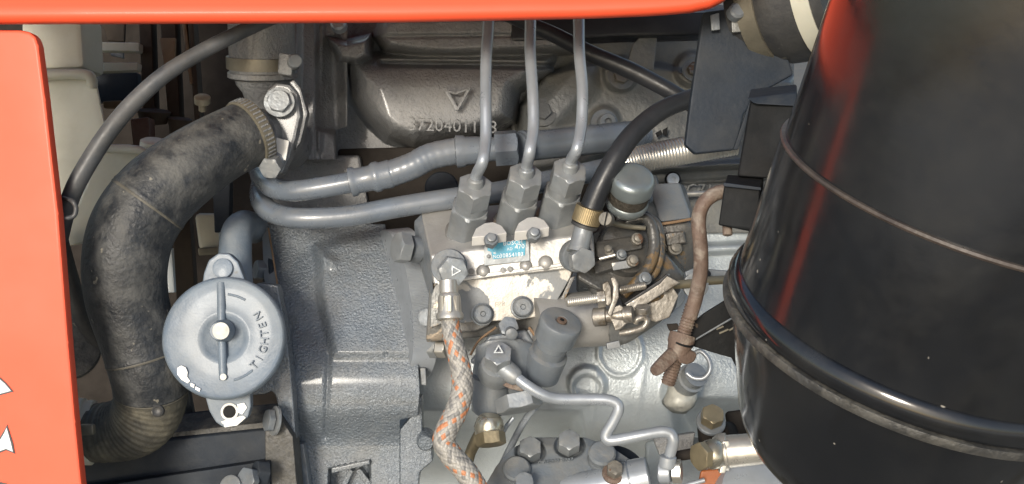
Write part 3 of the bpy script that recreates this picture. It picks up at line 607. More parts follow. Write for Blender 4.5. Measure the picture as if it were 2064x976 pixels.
mk('bent_pipe', tube([(540, 340, 1.30), (527, 375, 1.26), (527, 405, 1.21), (548, 428, 1.175), (600, 440, 1.16), (700, 436, 1.16), (800, 418, 1.165), (900, 402, 1.17), (1000, 388, 1.18), (1100, 366, 1.19), (1200, 345, 1.2), (1262, 330, 1.21)], 21.5, 28), 'pipe', t)
mk('braided_end', tube([(1250, 332, 1.21), (1320, 315, 1.215), (1400, 300, 1.22), (1480, 285, 1.225)], 28, 48, 60, mod=lambda u: 1 + .022 * math.sin(u * 240)), 'silver', t)
t = thing('core_plug_disc', 'dark round plug in shadow between the two grey pipes left of the injection pump', 'plug', (890, 370, 1.27))
mk('disc', lathe((890, 378, 1.27), D(0, .3, 1), [(-20, 34), (0, 34), (3, 31), (3, .1)], 36), 'bluebar', t)
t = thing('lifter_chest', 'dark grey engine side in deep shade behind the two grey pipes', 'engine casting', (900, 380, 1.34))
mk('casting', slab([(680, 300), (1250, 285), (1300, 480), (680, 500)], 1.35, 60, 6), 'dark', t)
# ================================================================ injection pump
t = thing('injection_pump', 'bare alloy fuel injection pump with three outlet nuts and a blue name plate', 'fuel pump', (1020, 560, 1.15))
mk('upper_housing', hull([(868, 514, 1.112), (1196, 470, 1.112), (874, 574, 1.108), (1200, 536, 1.108), (848, 428, 1.172), (1160, 396, 1.172), (860, 560, 1.25), (1190, 520, 1.25)], 4), 'alloy_bare', t)
mk('end_face', hull([(834, 446, 1.168), (850, 430, 1.170), (868, 514, 1.116), (874, 600, 1.118), (866, 590, 1.13), (838, 500, 1.16), (852, 470, 1.20), (862, 590, 1.2)], 3), 'nutdark', t)
mk('lower_housing', hull([(866, 572, 1.125), (1160, 536, 1.125), (858, 690, 1.14), (1100, 668, 1.15), (866, 580, 1.25), (1160, 540, 1.25), (866, 690, 1.25), (1100, 660, 1.25)], 5), 'alloy_painted', t)
cv = mk('side_cover', slab([(884, 572), (1000, 553), (1158, 532), (1150, 560), (1120, 612), (1092, 638), (1040, 646), (960, 650), (930, 652), (888, 640)], 1.118, 18, 3), 'alloy', t)
mk('cover_ledge', slab([(880, 566), (1000, 548), (1160, 527), (1161, 534), (1000, 557), (882, 575)], 1.106, 18, 2), 'alloy_bare', cv)
mk('left_corner', slab([(868, 596), (878, 572), (900, 570), (900, 650), (866, 664)], 1.115, 14, 4), 'alloy_painted', cv)
mk('cover_foot', slab([(896, 648), (950, 642), (990, 640), (988, 656), (960, 668), (900, 672)], 1.13, 20, 4), 'alloy_painted', cv)
for x, y in ((972, 634), (1052, 620)):
    s_ = mk('cover_screw', lathe((x, y, 1.115), D(.12, .12, 1), [(-4, 23), (4, 23), (5, 20), (18, 19), (21, 16), (21, 6), (17, 4), (17, .1)], 36), 'nutdark', t)
mk('cast_mark', text('EPR', (997, 618, 1.1180), 13, D(1, .08, 0), D(0, 1, .1), 2, 1.05), 'alloy', cv)
axn = D(.17, .64, .75)
for i, (x, y) in enumerate(((937, 472), (1034, 452), (1119, 442))):
    v = mk('valve_holder', hexa((x, y, 1.140), axn, 4, 84, 41, R_(26), .5), 'nut', t)
    mk('holder_base', lathe((x, y, 1.140), axn, [(-12, 40), (4, 41), (7, 38), (9, 30)], 40), 'alloy_painted', v)
    mk('holder_neck', lathe((x, y, 1.140), axn, [(80, 33), (104, 31), (105, 25)], 36), 'nut', v)
    mk('pipe_nut', hexa((x, y, 1.140), axn, 102, 146, 36, R_(22), .5), 'nut', t)
for x, y in ((987, 468), (1073, 457)):
    lens = [(x - 36, y + 10), (x - 28, y - 8), (x - 10, y - 19), (x + 8, y - 21), (x + 24, y - 14), (x + 35, y + 1), (x + 18, y + 4), (x - 10, y + 8)]
    c_ = mk('clamp', slab([(a, b, 1.078 + (y + 8 - b) * .0006) for a, b in lens], 1.1, 22, 2.5, D(-.05, -.85, -.5)), 'skylit_alloy', t)
    mk('stud_nut', hexa((x + 2, y + 20, 1.078), D(.1, .45, 1), -2, 16, 15, .3), 'nutdark', c_)
    mk('stud_end', lathe((x + 2, y + 20, 1.078), D(.1, .45, 1), [(10, 9), (24, 9), (26, 6)], 20), 'nut', c_)
npl = mk('name_plate', slab([(976, 494), (1066, 483), (1068, 526), (1040, 529), (976, 536)], 1.1055, 4, 1), 'plate', t)
mk('plate_print', slab([(984, 490), (1060, 484), (1058, 515), (994, 523), (990, 508), (982, 505)], 1.1047, 2, .4), 'blue_sticker', npl)
exn = D(1, .085, 0); eyn = D(-.06, 1, .05)
for s, x, y, z in (('BOSCH', 1014, 495, 12), ('AD', 1022, 505, 8), ('470', 1038, 502, 13), ('NO.', 994, 521, 9), ('30854183', 1007, 520, 12)):
    mk('plate_lettering', text(s, (x, y, 1.1042), z, exn, eyn, 1, 1.02), 'ink', npl)
mk('plate_rivet', lathe((985, 517, 1.1045), TO, [(0, 4), (2, 3), (2.4, .1)], 16), 'alloy', npl)
for x, y, r in ((974, 547, 13), (1060, 536, 12), (1100, 530, 14)):
    mk('cast_bump', lathe((x, y, 1.108), D(0, .1, 1), [(-8, r + 3), (2, r), (6, r * .6), (7, .1)], 28), 'alloy_bare', t)
for x, y in ((950, 547), (1014, 545), (1028, 543)):
    mk('drilled_hole', lathe((x, y, 1.106), D(0, .1, 1), [(-4, 6), (2, 6), (2.2, 3)], 18), 'alloy_painted', t)
mk('lower_left_nut', hexa((862, 640, 1.17), D(-.2, .1, 1), 0, 10, 20, .1), 'nutdark', t)
mk('drain_screw', hexa((1024, 660, 1.105), D(.1, .3, 1), 0, 14, 21, .2), 'nutdark', t)
mk('drain_stud', lathe((1028, 668, 1.102), D(.15, -.2, 1), [(4, 12), (22, 12), (24, 8), (24, .1)], 24), 'nutdark', t)
mk('copper_gasket', tube([(1066, 660, 1.125), (1078, 676, 1.125), (1090, 692, 1.128)], 3, 8), 'gasket', t)
mk('copper_gasket', tube([(948, 716, 1.12), (966, 686, 1.12), (1000, 660, 1.12)], 2.4, 8), 'gasket', t)

# pressure lines
for nm, pts, lb in (('injector_pipe', [(958, 384, 1.066), (963, 362, 1.062), (973, 325, 1.065), (979, 280, 1.08), (979, 200, 1.09), (980, 120, 1.11), (984, 60, 1.13), (986, 0, 1.15)], 'leftmost of three steel injector pipes rising from the first pump nut'),
                    ('injector_pipe', [(1052, 366, 1.066), (1058, 346, 1.062), (1068, 305, 1.065), (1075, 260, 1.08), (1074, 190, 1.09), (1069, 110, 1.11), (1069, 60, 1.13), (1070, 0, 1.15)], 'middle of three steel injector pipes, slightly bowed, rising from the second pump nut'),
                    ('injector_pipe', [(1141, 357, 1.066), (1149, 335, 1.062), (1163, 300, 1.065), (1172, 250, 1.08), (1174, 180, 1.09), (1168, 110, 1.11), (1167, 60, 1.13), (1166, 0, 1.15)], 'rightmost of three steel injector pipes, nearest the black breather hose')):
    bx_, by_ = {958: (937, 472), 1052: (1034, 452), 1141: (1119, 442)}[pts[0][0]]
    top_ = P(bx_, by_, 1.140) + axn * 146 * K * 1.14; a0_ = top_ - axn * .004; a1_ = top_ + (axn * .7 + UP * .6).normalized() * .010
    pts = [Q(a0_), Q(a1_)] + pts[2:]
    t = thing(nm, lb, 'injector pipe', pts[0], 'steel injector pipes from the pump')
    mk('line', tube(pts, 11.8, 24), 'steel', t)
    a = Vector(P(*pts[0])); b = Vector(P(*pts[1])); mk('sleeve', lathe_w(a, b - a, [(-.004, 17 * PX * .9), (.008, 16.5 * PX * .9), (.0095, 15 * PX * .9), (.0105, 11 * PX * .9)], 32), 'nut', t)

# ================================================================ governor end
t = thing('governor_housing', 'oily grey governor housing bolted to the right end of the injection pump', 'governor', (1280, 530, 1.17))
mk('main_casting', hull([(1190, 470, 1.135), (1215, 452, 1.14), (1300, 440, 1.15), (1322, 470, 1.15), (1326, 540, 1.14), (1290, 590, 1.13), (1230, 600, 1.12), (1160, 560, 1.12), (1190, 470, 1.25), (1320, 450, 1.25), (1320, 560, 1.25), (1160, 590, 1.25)], 10), 'oily', t)
mk('top_block', hull([(1305, 372, 1.19), (1370, 368, 1.19), (1395, 440, 1.165), (1330, 448, 1.165), (1325, 380, 1.26), (1380, 372, 1.26), (1400, 440, 1.26), (1330, 450, 1.26)], 6), 'paint', t)
mk('top_boss', hull([(1290, 352, 1.22), (1322, 352, 1.22), (1330, 380, 1.2), (1296, 380, 1.2), (1295, 356, 1.28), (1326, 356, 1.28), (1330, 384, 1.28), (1296, 384, 1.28)], 5), 'nutdark', t)
mk('rear_block', hull([(1320, 452, 1.165), (1392, 446, 1.165), (1404, 480, 1.17), (1398, 545, 1.18), (1360, 575, 1.17), (1315, 560, 1.16), (1330, 452, 1.27), (1400, 450, 1.27), (1395, 560, 1.27), (1320, 570, 1.27)], 7), 'oily', t)
mk('gasket_seam', tube([(1396, 441, 1.162), (1370, 446, 1.160), (1332, 452, 1.158)], 3, 8), 'gasket', t)
mk('inner_housing', hull([(1180, 560, 1.13), (1215, 520, 1.125), (1330, 500, 1.135), (1385, 560, 1.145), (1350, 620, 1.14), (1260, 640, 1.13), (1200, 620, 1.13), (1200, 520, 1.25), (1380, 500, 1.25), (1380, 620, 1.25), (1200, 640, 1.25)], 14), 'oily', t)
mk('shoulder', lathe((1262, 500, 1.135), D(.25, .25, 1), [(-40, 62), (0, 60), (14, 54), (20, 40), (22, .1)], 48), 'oily', t)
mk('side_pad', hull([(1340, 470, 1.15), (1378, 466, 1.15), (1384, 490, 1.15), (1344, 496, 1.15), (1340, 466, 1.2), (1384, 466, 1.2), (1384, 494, 1.2), (1340, 498, 1.2)], 3), 'oily', t)
mk('stub_shaft', tube([(1290, 606, 1.11), (1318, 596, 1.11), (1352, 590, 1.12)], 13, 20), 'oily', t)
mk('grease_nipple', lathe((1228, 508, 1.10), D(-.2, .5, .8), [(-10, 9), (2, 9), (4, 6), (14, 6), (16, 8), (20, 4), (20, .1)], 18), 'rustbolt', t)
mk('curved_flange', tube([(1262, 448, 1.13, 9), (1298, 440, 1.128, 11), (1314, 460, 1.124, 12), (1318, 500, 1.120, 12), (1306, 540, 1.114, 12), (1280, 572, 1.108, 11), (1256, 596, 1.106, 9)], n=18), 'oily', t)
mk('flange_rib', tube([(1300, 432, 1.14, 8), (1326, 455, 1.135, 9), (1332, 500, 1.13, 9), (1322, 545, 1.125, 9), (1290, 585, 1.12, 8)], n=16), 'oily', t)
mk('cover_slab', hull([(1200, 486, 1.122), (1290, 474, 1.125), (1296, 500, 1.118), (1204, 520, 1.112), (1200, 488, 1.16), (1292, 476, 1.16), (1296, 510, 1.16), (1204, 530, 1.16)], 4), 'oily', t)
mk('cover_step', hull([(1196, 526, 1.112), (1270, 512, 1.114), (1272, 530, 1.108), (1200, 552, 1.104), (1200, 530, 1.14), (1272, 516, 1.14), (1270, 540, 1.14), (1200, 560, 1.14)], 4), 'oily', t)
mk('pale_tab', slab([(1232, 530), (1268, 524), (1272, 540), (1236, 546)], 1.100, 8, 2), 'alloy', t)
for x, y, r, dd in ((1284, 482, 9, 1.115), (1252, 514, 8, 1.105), (1300, 562, 10, 1.10), (1360, 500, 11, 1.155), (1342, 548, 14, 1.145), (1305, 400, 8, 1.18), (1275, 526, 9, 1.1)):
    mk('screw', merge(lathe((x, y, dd), D(.25, .3, 1), [(-6, r * 1.35), (3, r * 1.35), (4, r), (10, r * .95), (12, r * .6), (12, .1)], 24)), 'rustbolt' if r % 2 else 'nutdark', t)
mk('silver_pin', tube([(1208, 522, 1.098), (1240, 514, 1.096)], 4, 10), 'silver', t)
# breather cap
t = thing('breather', 'round pressed steel breather cap with gauze band beside the black hose', 'breather cap', (1262, 420, 1.13))
axb = D(.12, .66, .74)
mk('cap_top', lathe((1262, 412, 1.115), axb, [(44, 42), (48, 45), (58, 45), (72, 44), (79, 40), (83, 33), (84, 20), (85, .1)], 64), 'filter', t)
mk('gauze', lathe((1262, 412, 1.115), axb, [(16, 39), (18, 40), (44, 41), (45, 39)], 144, rf=lambda th, i: 1 + .022 * (int(th * 72 / math.pi + .5) % 2) * (i in (1, 2))), 'mesh_band', t)
mk('cap_base', lathe((1262, 412, 1.115), axb, [(-20, 22), (-10, 36), (-2, 41), (6, 44), (14, 43), (17, 40)], 64), 'filter', t)
# black hose
t = thing('breather_hose', 'black rubber hose curving down from the black plate to the brass clamp', 'hose', (1290, 280, 1.1))
mk('hose_body', tube([(1460, 170, 1.15, 19), (1400, 196, 1.13, 19), (1335, 222, 1.115, 19.5), (1278, 268, 1.10, 20.5), (1240, 320, 1.09, 21.5), (1210, 375, 1.09, 22.5), (1192, 418, 1.092, 23), (1188, 430, 1.092, 23)], n=28), 'rubber_clean', t)
t = thing('hose_clamp', 'brass coloured worm drive clamp on the lower end of the black hose', 'hose clamp', (1188, 432, 1.09))
mk('clamp_band', lathe((1180, 448, 1.09), D(.27, .85, .2), [(0, 25), (0, 28.5), (32, 28.5), (32, 25)], 96, rf=lambda th, i: 1 + .02 * (int(th * 48 / math.pi + .5) % 2) * (i in (1, 2))), 'knurl', t, sharp=30)
mk('band_edge', lathe((1179, 450, 1.09), D(.27, .85, .2), [(-8, 24), (-7, 27), (-1, 27), (0, 24)], 40), 'rubber', t)
mk('worm_screw', lathe((1222, 442, 1.07), D(-.35, .1, 1), [(-18, 13), (4, 15), (9, 13), (10, .1)], 28), 'rustbolt', t)
mk('screw_slot', box((1221, 442, 1.0655), D(.2, 1, 0), D(1, -.2, 0), TO, 28, 3, 3, 0), 'void', t)
mk('worm_rod', tube([(1226, 448, 1.09), (1260, 456, 1.11), (1300, 460, 1.115)], 5, 12), 'band', t)
t = thing('return_union', 'grey pipe stub and banjo bolt between the brass clamp and the pump', 'union', (1172, 500, 1.09))
mk('stub_pipe', tube([(1180, 448, 1.09, 20), (1172, 480, 1.088, 20), (1164, 510, 1.085, 22)], n=28), 'nut', t)
mk('banjo_eye', lathe((1160, 516, 1.10), D(.35, -.15, 1), [(-12, 30), (-8, 33), (8, 33), (12, 30)], 44), 'nutdark', t)
mk('banjo_bolt', hexa((1170, 523, 1.085), D(.30, -.1, 1), -4, 20, 27, .35, .5), 'nut', t)

# ================================================================ braided fuel hose
t = thing('braided_fuel_hose', 'braided grey hose flecked with orange hanging from the left pump banjo', 'fuel hose', (920, 760, 1.06))
mb = bpy.data.materials.new('woven steel braid with orange tracer yarn'); mb.use_nodes = True; T = mb.node_tree; B = T.nodes['Principled BSDF']
at_ = T.nodes.new('ShaderNodeAttribute'); at_.attribute_name = 'yarn'; T.links.new(at_.outputs['Color'], B.inputs['Base Color']); B.inputs['Roughness'].default_value = .5; B.inputs['Metallic'].default_value = .1
bpth = catmull([(907, 640, 1.070, 17), (910, 668, 1.065, 18), (920, 710, 1.06, 19), (930, 750, 1.058, 20), (931, 790, 1.055, 21), (919, 830, 1.052, 21.5), (900, 868, 1.05, 21.5), (895, 892, 1.05, 21.5), (910, 918, 1.05, 21.5), (938, 950, 1.05, 22), (960, 985, 1.05, 22), (975, 1020, 1.05, 22)], 22)
W = [Vector(P(*q[:3])) for q in bpth]; L = [0]
for i in range(1, len(W)): L.append(L[-1] + (W[i] - W[i - 1]).length)
NS = 330; NB = 96; pts = []
for i in range(NS):
    s = L[-1] * i / (NS - 1); j = int(np.searchsorted(L, s, side='right')) - 1; j = min(j, len(W) - 2); f = (s - L[j]) / (L[j + 1] - L[j])
    pts.append((*(W[j].lerp(W[j + 1], f)), (bpth[j][3] * (1 - f) + bpth[j + 1][3] * f) * K * 1.055))
V, F = sweep(pts, NB); ycol = []; V2 = []; STR = 12; PIT = .075
for i in range(NS):
    s = L[-1] * i / (NS - 1)
    for k in range(NB):
        u = k / NB; a_ = (u + s / PIT) * STR; b_ = (u - s / PIT) * STR
        fa, fb = a_ % 1, b_ % 1; over = (int(math.floor(a_)) + int(math.floor(b_))) % 2
        ha = math.sin(math.pi * fa); hb = math.sin(math.pi * fb)
        h_ = (ha * (1 if over else .55) if (over) else hb) ; idx = int(math.floor(a_ if over else b_)) % STR
        c_ = Vector(pts[i][:3]); v = V[i * NB + k]; V2.append(c_ + (v - c_) * (1 + .085 * h_))
        o_ = idx in (2, 8) if over else idx in (5,)
        sh = (.55 + .45 * h_) ; rnd = .9 + .2 * math.sin(i * 12.9 + k * 78.2) * .5
        ycol.append(((.46, .19, .09) if idx % 3 else (.50, .28, .11)) if o_ else ((.36 * rnd, .345 * rnd, .315 * rnd) if (idx * 7 + over) % 3 else (.22 * rnd, .215 * rnd, .205 * rnd)))
br = mk('braid', (V2, F), mb, t, sharp=0)
ca = br.data.color_attributes.new('yarn', 'FLOAT_COLOR', 'POINT')
for i, c in enumerate(ycol): ca.data[i].color = (*c, 1)
fe = mk('ferrule', along([(905, 590, 1.072), (907, 646, 1.068)], [(0, 18), (.1, 22), (.2, 23), (.7, 24), (.8, 28), (.95, 28), (1, 23)]), 'silver', t)
for k_ in (-1, 0, 1): mk('crimp_flat', box((906 + k_ * 15, 612, 1.056 + abs(k_) * .006), D(1, 0, -k_ * .8), D(0, 1, .1), D(k_ * .8, 0, 1), 9, 34, 7, 2), 'silver', fe)
mk('ferrule_neck', along([(904, 566, 1.074), (905, 594, 1.072)], [(0, 19), (1, 19)]), 'silver', t)
mk('banjo_eye', lathe((905, 538, 1.10), D(.15, .1, 1), [(-16, 32), (-12, 35), (20, 35), (24, 31)], 48), 'nutdark', t)
mk('banjo_washer', lathe((904, 538, 1.084), D(.15, .1, 1), [(0, 35), (3, 36), (5, 35)], 48), 'nutdark', t)
bb = mk('banjo_bolt', hexa((911, 545, 1.078), D(.22, -.12, 1), -2, 22, 31, .15, .6), 'nut', t)
tri = lambda x, y, r, d, rot: [slab([(x + (r) * math.cos(rot + k * 2.0944), y + r * math.sin(rot + k * 2.0944)), (x + r * math.cos(rot + (k + 1) * 2.0944), y + r * math.sin(rot + (k + 1) * 2.0944)), (x + (r - 5) * math.cos(rot + (k + 1) * 2.0944), y + (r - 5) * math.sin(rot + (k + 1) * 2.0944)), (x + (r - 5) * math.cos(rot + k * 2.0944), y + (r - 5) * math.sin(rot + k * 2.0944))], d, 4, 0) for k in range(3)]
mk('triangle_mark', merge(*tri(917, 546, 13, 1.0668, 0)), 'nut', bb)

# ================================================================ feed pump
t = thing('feed_pump', 'grey fuel feed pump body with round primer knob under the injection pump', 'feed pump', (1030, 760, 1.12))
mk('body', hull([(960, 700, 1.10), (985, 684, 1.10), (1040, 680, 1.10), (1090, 700, 1.12), (1100, 740, 1.12), (1082, 790, 1.12), (1070, 806, 1.115), (1000, 836, 1.12), (958, 836, 1.13), (948, 780, 1.13), (960, 700, 1.25), (1100, 700, 1.25), (1090, 800, 1.25), (950, 830, 1.25)], 14), 'paint', t)
mk('top_flange', hull([(946, 730, 1.125), (985, 676, 1.125), (1060, 664, 1.125), (1120, 760, 1.125), (1070, 790, 1.125), (946, 730, 1.16), (985, 676, 1.16), (1060, 664, 1.16), (1120, 760, 1.16), (1070, 790, 1.16)], 6), 'paint', t)
mk('inlet_boss', lathe((990, 812, 1.12), D(-.05, 1, .3), [(-16, 36), (0, 38), (30, 37), (60, 34)], 40), 'paint', t)
mk('hex_plug', hexa((1044, 806, 1.09), D(.22, -1, .30), -8, 22, 48, .1, .45), 'nut', t)
mk('rusty_flange', slab([(1000, 770), (1014, 758), (1045, 770), (1066, 778), (1052, 790), (1026, 784)], 1.085, 8, 2), 'rust', t)
axk = D(.30, .80, .55)
kb = mk('primer_body', lathe((1094, 738, 1.12), axk, [(-22, 34), (-20, 41), (30, 41), (34, 40), (36, 33), (60, 32), (96, 32)], 56), 'paint', t)
mk('primer_knob', lathe((1098, 728, 1.117), axk, [(58, 36), (62, 41), (86, 41), (92, 43), (104, 43), (108, 41), (110, 36), (109, 14), (105, 10), (104, .1)], 64), 'paint', t)
mk('primer_label', lathe((1094, 738, 1.12), axk, [(34, 40.6), (38, 33.2), (56, 33.2)], 56), 'nutdark', kb)
mk('knob_rust', lathe((1098, 728, 1.117), axk, [(107, 10.5), (110.5, 10), (111, 5), (108, 4)], 28), 'rust', t)
mk('knob_hole', lathe((1098, 728, 1.117), axk, [(108, 4.6), (111.3, 4.4), (111.4, .1)], 18), 'void', t)
t = thing('feed_banjo', 'hexagon banjo bolt with triangle mark standing on the feed pump', 'banjo bolt', (1003, 740, 1.09))
axf = D(.06, .62, .78)
bb = mk('bolt_head', hexa((1003, 728, 1.085), axf, 0, 32, 29, .52, .5), 'nut', t)
mk('banjo_eye', lathe((1000, 742, 1.09), axf, [(-30, 30), (-26, 35), (-6, 36), (6, 33), (14, 30)], 48), 'nut', t)
mk('triangle_mark', merge(*tri(1005, 706, 12, 1.0675, -math.pi / 2)), 'nut', bb)
t = thing('steel_fuel_pipe', 'bent grey steel pipe zigzagging from the feed pump to the lower right fitting', 'pipe', (1200, 830, 1.09))
mk('pipe_end', tube([(1012, 740, 1.085, 22), (1036, 758, 1.08, 19), (1044, 763, 1.08, 15)], n=28), 'nut', t)
mk('line', tube([(1036, 757, 1.078), (1060, 776, 1.075), (1092, 795, 1.075), (1125, 804, 1.078), (1180, 805, 1.08), (1222, 806, 1.08), (1243, 814, 1.08), (1246, 828, 1.08), (1236, 850, 1.082), (1222, 874, 1.084), (1224, 886, 1.084), (1242, 887, 1.083), (1290, 878, 1.08), (1330, 871, 1.08), (1350, 874, 1.08), (1357, 888, 1.08), (1352, 910, 1.083), (1346, 930, 1.086)], 11.5, 28, 10), 'steel', t)
mk('end_boss', along([(1347, 918, 1.083), (1344, 942, 1.085)], [(0, 13), (.1, 17), (.8, 18), (1, 16)]), 'steel', t)
mk('banjo_eye', lathe((1340, 952, 1.09), D(1, .05, .25), [(-14, 17), (-10, 23), (10, 23), (14, 17)], 40), 'steel', t)
mk('banjo_nut', hexa((1352, 950, 1.09), D(1, .05, .25), 4, 22, 25, .2), 'silver', t)
t = thing('drain_union', 'shiny ball shaped brass union with hexagon cap and thin yellow tube below', 'union', (985, 860, 1.1))
mk('ball', lathe((986, 862, 1.09), D(.1, 1, .1), [(-30, 14), (-26, 20), (-16, 27), (0, 31), (16, 27), (24, 21), (26, 18)], 48), 'zinc', t)
mk('hex_cap', hexa((988, 874, 1.085), D(.12, -1, .35), 0, 24, 31, .1, .4), 'brass', t)
mk('drop_tube', tube([(972, 868, 1.11, 13), (958, 892, 1.115, 12), (946, 920, 1.12, 11), (940, 960, 1.12, 11), (938, 1000, 1.12, 11)], n=18), 'brass', t)
t = thing('thin_rod', 'short thin grey rod leaning beside the brass hexagon', 'rod', (1010, 860, 1.12))
mk('rod', tube([(1035, 842, 1.12), (1022, 858, 1.12), (1014, 872, 1.125)], 4.5, 12), 'steel', t)
t = thing('drain_rod', 'long thin grey rod slanting down behind the hexagon plug', 'rod', (1050, 860, 1.14))
mk('rod', tube([(1078, 822, 1.14), (1062, 842, 1.15), (1046, 868, 1.16), (1020, 920, 1.18), (1006, 950, 1.19)], 7, 14), 'steel', t)

# ================================================================ levers and stop screw
t = thing('governor_barrel', 'bare alloy barrel and flange under the governor with its clamp plates', 'governor end', (1190, 650, 1.13))
axg = D(.93, .06, -.30)
mk('barrel', lathe((1130, 648, 1.135), axg, [(-60, 56), (0, 56), (40, 56), (90, 58), (100, 55)], 64), 'alloy_bare', t)
mk('barrel_flange', lathe((1130, 648, 1.135), axg, [(100, 55), (102, 62), (112, 62), (114, 59), (118, 40)], 64), 'alloy_painted', t)
mk('end_casting', hull([(1230, 640, 1.10), (1262, 628, 1.10), (1340, 590, 1.12), (1368, 592, 1.13), (1362, 625, 1.13), (1330, 650, 1.125), (1290, 660, 1.12), (1270, 690, 1.12), (1235, 702, 1.12), (1225, 680, 1.11), (1240, 640, 1.2), (1365, 600, 1.2), (1330, 650, 1.2), (1240, 700, 1.2)], 8), 'alloy_painted', t)
mk('clip', slab([(1222, 692), (1248, 686), (1252, 700), (1224, 706)], 1.09, 16, 2), 'alloy', t)
mk('strut', slab([(1060, 668), (1098, 640), (1118, 650), (1090, 690), (1072, 700)], 1.13, 20, 3), 'alloy', t)
mk('dark_strap', slab([(1150, 560), (1160, 556), (1100, 690), (1092, 684)], 1.12, 10, 1), 'oily', t)
t = thing('stop_screw', 'threaded stop screw through two clamp lugs above the alloy barrel', 'adjusting screw', (1180, 606, 1.08))
def thread(a, b, r, pitch, n=20, st=None):
    A, B = Vector(P(*a)), Vector(P(*b)); dd = B - A; Ln = dd.length; s = K * a[2]; m = max(4, int(Ln / (pitch * s))); pr = [(0, r * .8 * s)]
    for i in range(m): pr += [((i + .25) / m * Ln, r * s), ((i + .6) / m * Ln, r * .86 * s), ((i + .9) / m * Ln, r * .9 * s)]
    return lathe_w(A, dd, pr + [(Ln, r * .8 * s)], n)
mk('thread', thread((1141, 610, 1.075), (1214, 600, 1.08), 10, 4), 'silver', t)
mk('clamp_nut', hexa((1204, 602, 1.08), D(1, .12, .05), 0, 16, 20, .3), 'dirty_steel', t)
mk('lug_plate', slab([(1214, 572), (1226, 566), (1232, 580), (1234, 610), (1226, 618), (1216, 612)], 1.075, 16, 3), 'dirty_steel', t)
mk('lug_plate', slab([(1230, 560), (1240, 558), (1247, 572), (1248, 600), (1240, 618), (1232, 640), (1224, 632), (1234, 606), (1236, 580)], 1.070, 16, 3), 'dirty_steel', t)
mk('rear_screw', thread((1244, 586, 1.08), (1300, 576, 1.09), 8, 4), 'dirty_steel', t)
mk('pivot_barrel', lathe((1196, 640, 1.085), D(1, .1, .25), [(0, 16), (2, 19), (26, 19), (28, 14), (60, 13), (62, 17), (80, 17), (82, 12)], 32), 'dirty_steel', t)
mk('pivot_bracket', slab([(1226, 622), (1250, 614), (1262, 622), (1266, 650), (1252, 664), (1240, 668), (1234, 650), (1226, 640)], 1.075, 12, 3), 'dirty_steel', t)
t = thing('throttle_lever', 'flat grey throttle lever arm slanting up to the right behind the rusty rod', 'lever', (1320, 590, 1.1))
mk('arm', slab([(1262, 614), (1330, 572), (1345, 556), (1372, 570), (1358, 578), (1280, 628), (1264, 630)], 1.092, 12, 2), 'dirty_steel', t)
mk('arm_edge', slab([(1258, 612), (1328, 566), (1345, 552), (1346, 560), (1264, 618)], 1.098, 14, 1), 'rubber_clean', t)
mk('wide_plate', slab([(1330, 562), (1352, 572), (1368, 596), (1350, 640), (1322, 650), (1290, 640), (1280, 628)], 1.108, 8, 2), 'dirty_steel', t)
mk('link_bar', tube([(1345, 575, 1.11), (1390, 572, 1.12), (1430, 566, 1.13), (1520, 562, 1.15)], 9, 16), 'brass', t)
mk('rear_link', slab([(1380, 548), (1400, 540), (1470, 546), (1474, 560), (1400, 566), (1384, 562)], 1.14, 10, 3), 'nutdark', t)
mk('rear_link_boss', lathe((1402, 576, 1.125), D(.1, .1, 1), [(-6, 26), (4, 26), (5, 20)], 32), 'nut', t)
mk('link_slot', lathe((1418, 552, 1.137), D(.2, .8, .6), [(-2, 14), (4, 14)], 20), 'void', t)
nn = mk('nut', hexa((1296, 630, 1.09), D(-.1, .9, .4), -4, 14, 16, .2), 'dirty_steel', t)
mk('spring_hook', tube([(1250, 672, 1.088), (1272, 668, 1.085), (1296, 660, 1.085), (1304, 648, 1.085), (1298, 640, 1.085), (1284, 644, 1.085), (1280, 652, 1.086)], 7, 14), 'dirty_steel', t)

# ================================================================ bottom oil pump / filter head
t = thing('oil_pump_head', 'dark grey bolted cover plate with worn lettering at the bottom centre', 'cover plate', (1150, 930, 1.15))
def hd(X, Y):
    d = np.interp(Y, [870, 900, 990], [1.175, 1.155, 1.12]) + 0 * X
    for x, y in ((1069, 905), (1148, 893)): d += .012 * up(sd_circ(X, Y, x, y + 6, 30, .8), 5)
    return d
mk('plate', relief(pl((882, 1075), (905, 1030), (940, 1000), (1010, 960)), pl((882, 1180), (900, 1230), (930, 1275), (1010, 1300)), 882, 1010, 90, 60, hd, 30), 'paint', t, sharp=0)
axu = D(.02, .62, .78)
for x, y, m_ in ((1068, 912, 'nut'), (1146, 898, 'nut')): mk('bolt', hexa((x, y, 1.155), axu, -4, 26, 24, .52, .5), m_, t)
for x, y in ((1041, 955), (1212, 924)):
    mk('cap_plug', lathe((x, y, 1.14), axu, [(-26, 27), (0, 28), (4, 26), (8, 26), (12, 28), (22, 28), (27, 24), (28, .1)], 48), 'nutdark', t)
rb = mk('rusty_bolt', hexa((1238, 952, 1.12), axu, 0, 22, 17, .52, .5), 'rustbolt', t)
mk('bolt_collar', lathe((1238, 952, 1.12), axu, [(-18, 20), (-14, 24), (-2, 24), (2, 19)], 32), 'rust', rb)
mk('small_nut', hexa((1056, 978, 1.11), axu, 0, 22, 20, .3, .5), 'nut', t)
mk('barrel', lathe((1190, 984, 1.135), D(1, .22, .1), [(-260, 36), (40, 36), (80, 38), (82, 40), (118, 40), (122, 36), (124, 20)], 56), 'steel', t)
mk('barrel_seam', lathe((1190, 984, 1.135), D(1, .22, .1), [(79, 38), (79.5, 41), (83, 41), (83.5, 38)], 56), 'pipe', t)
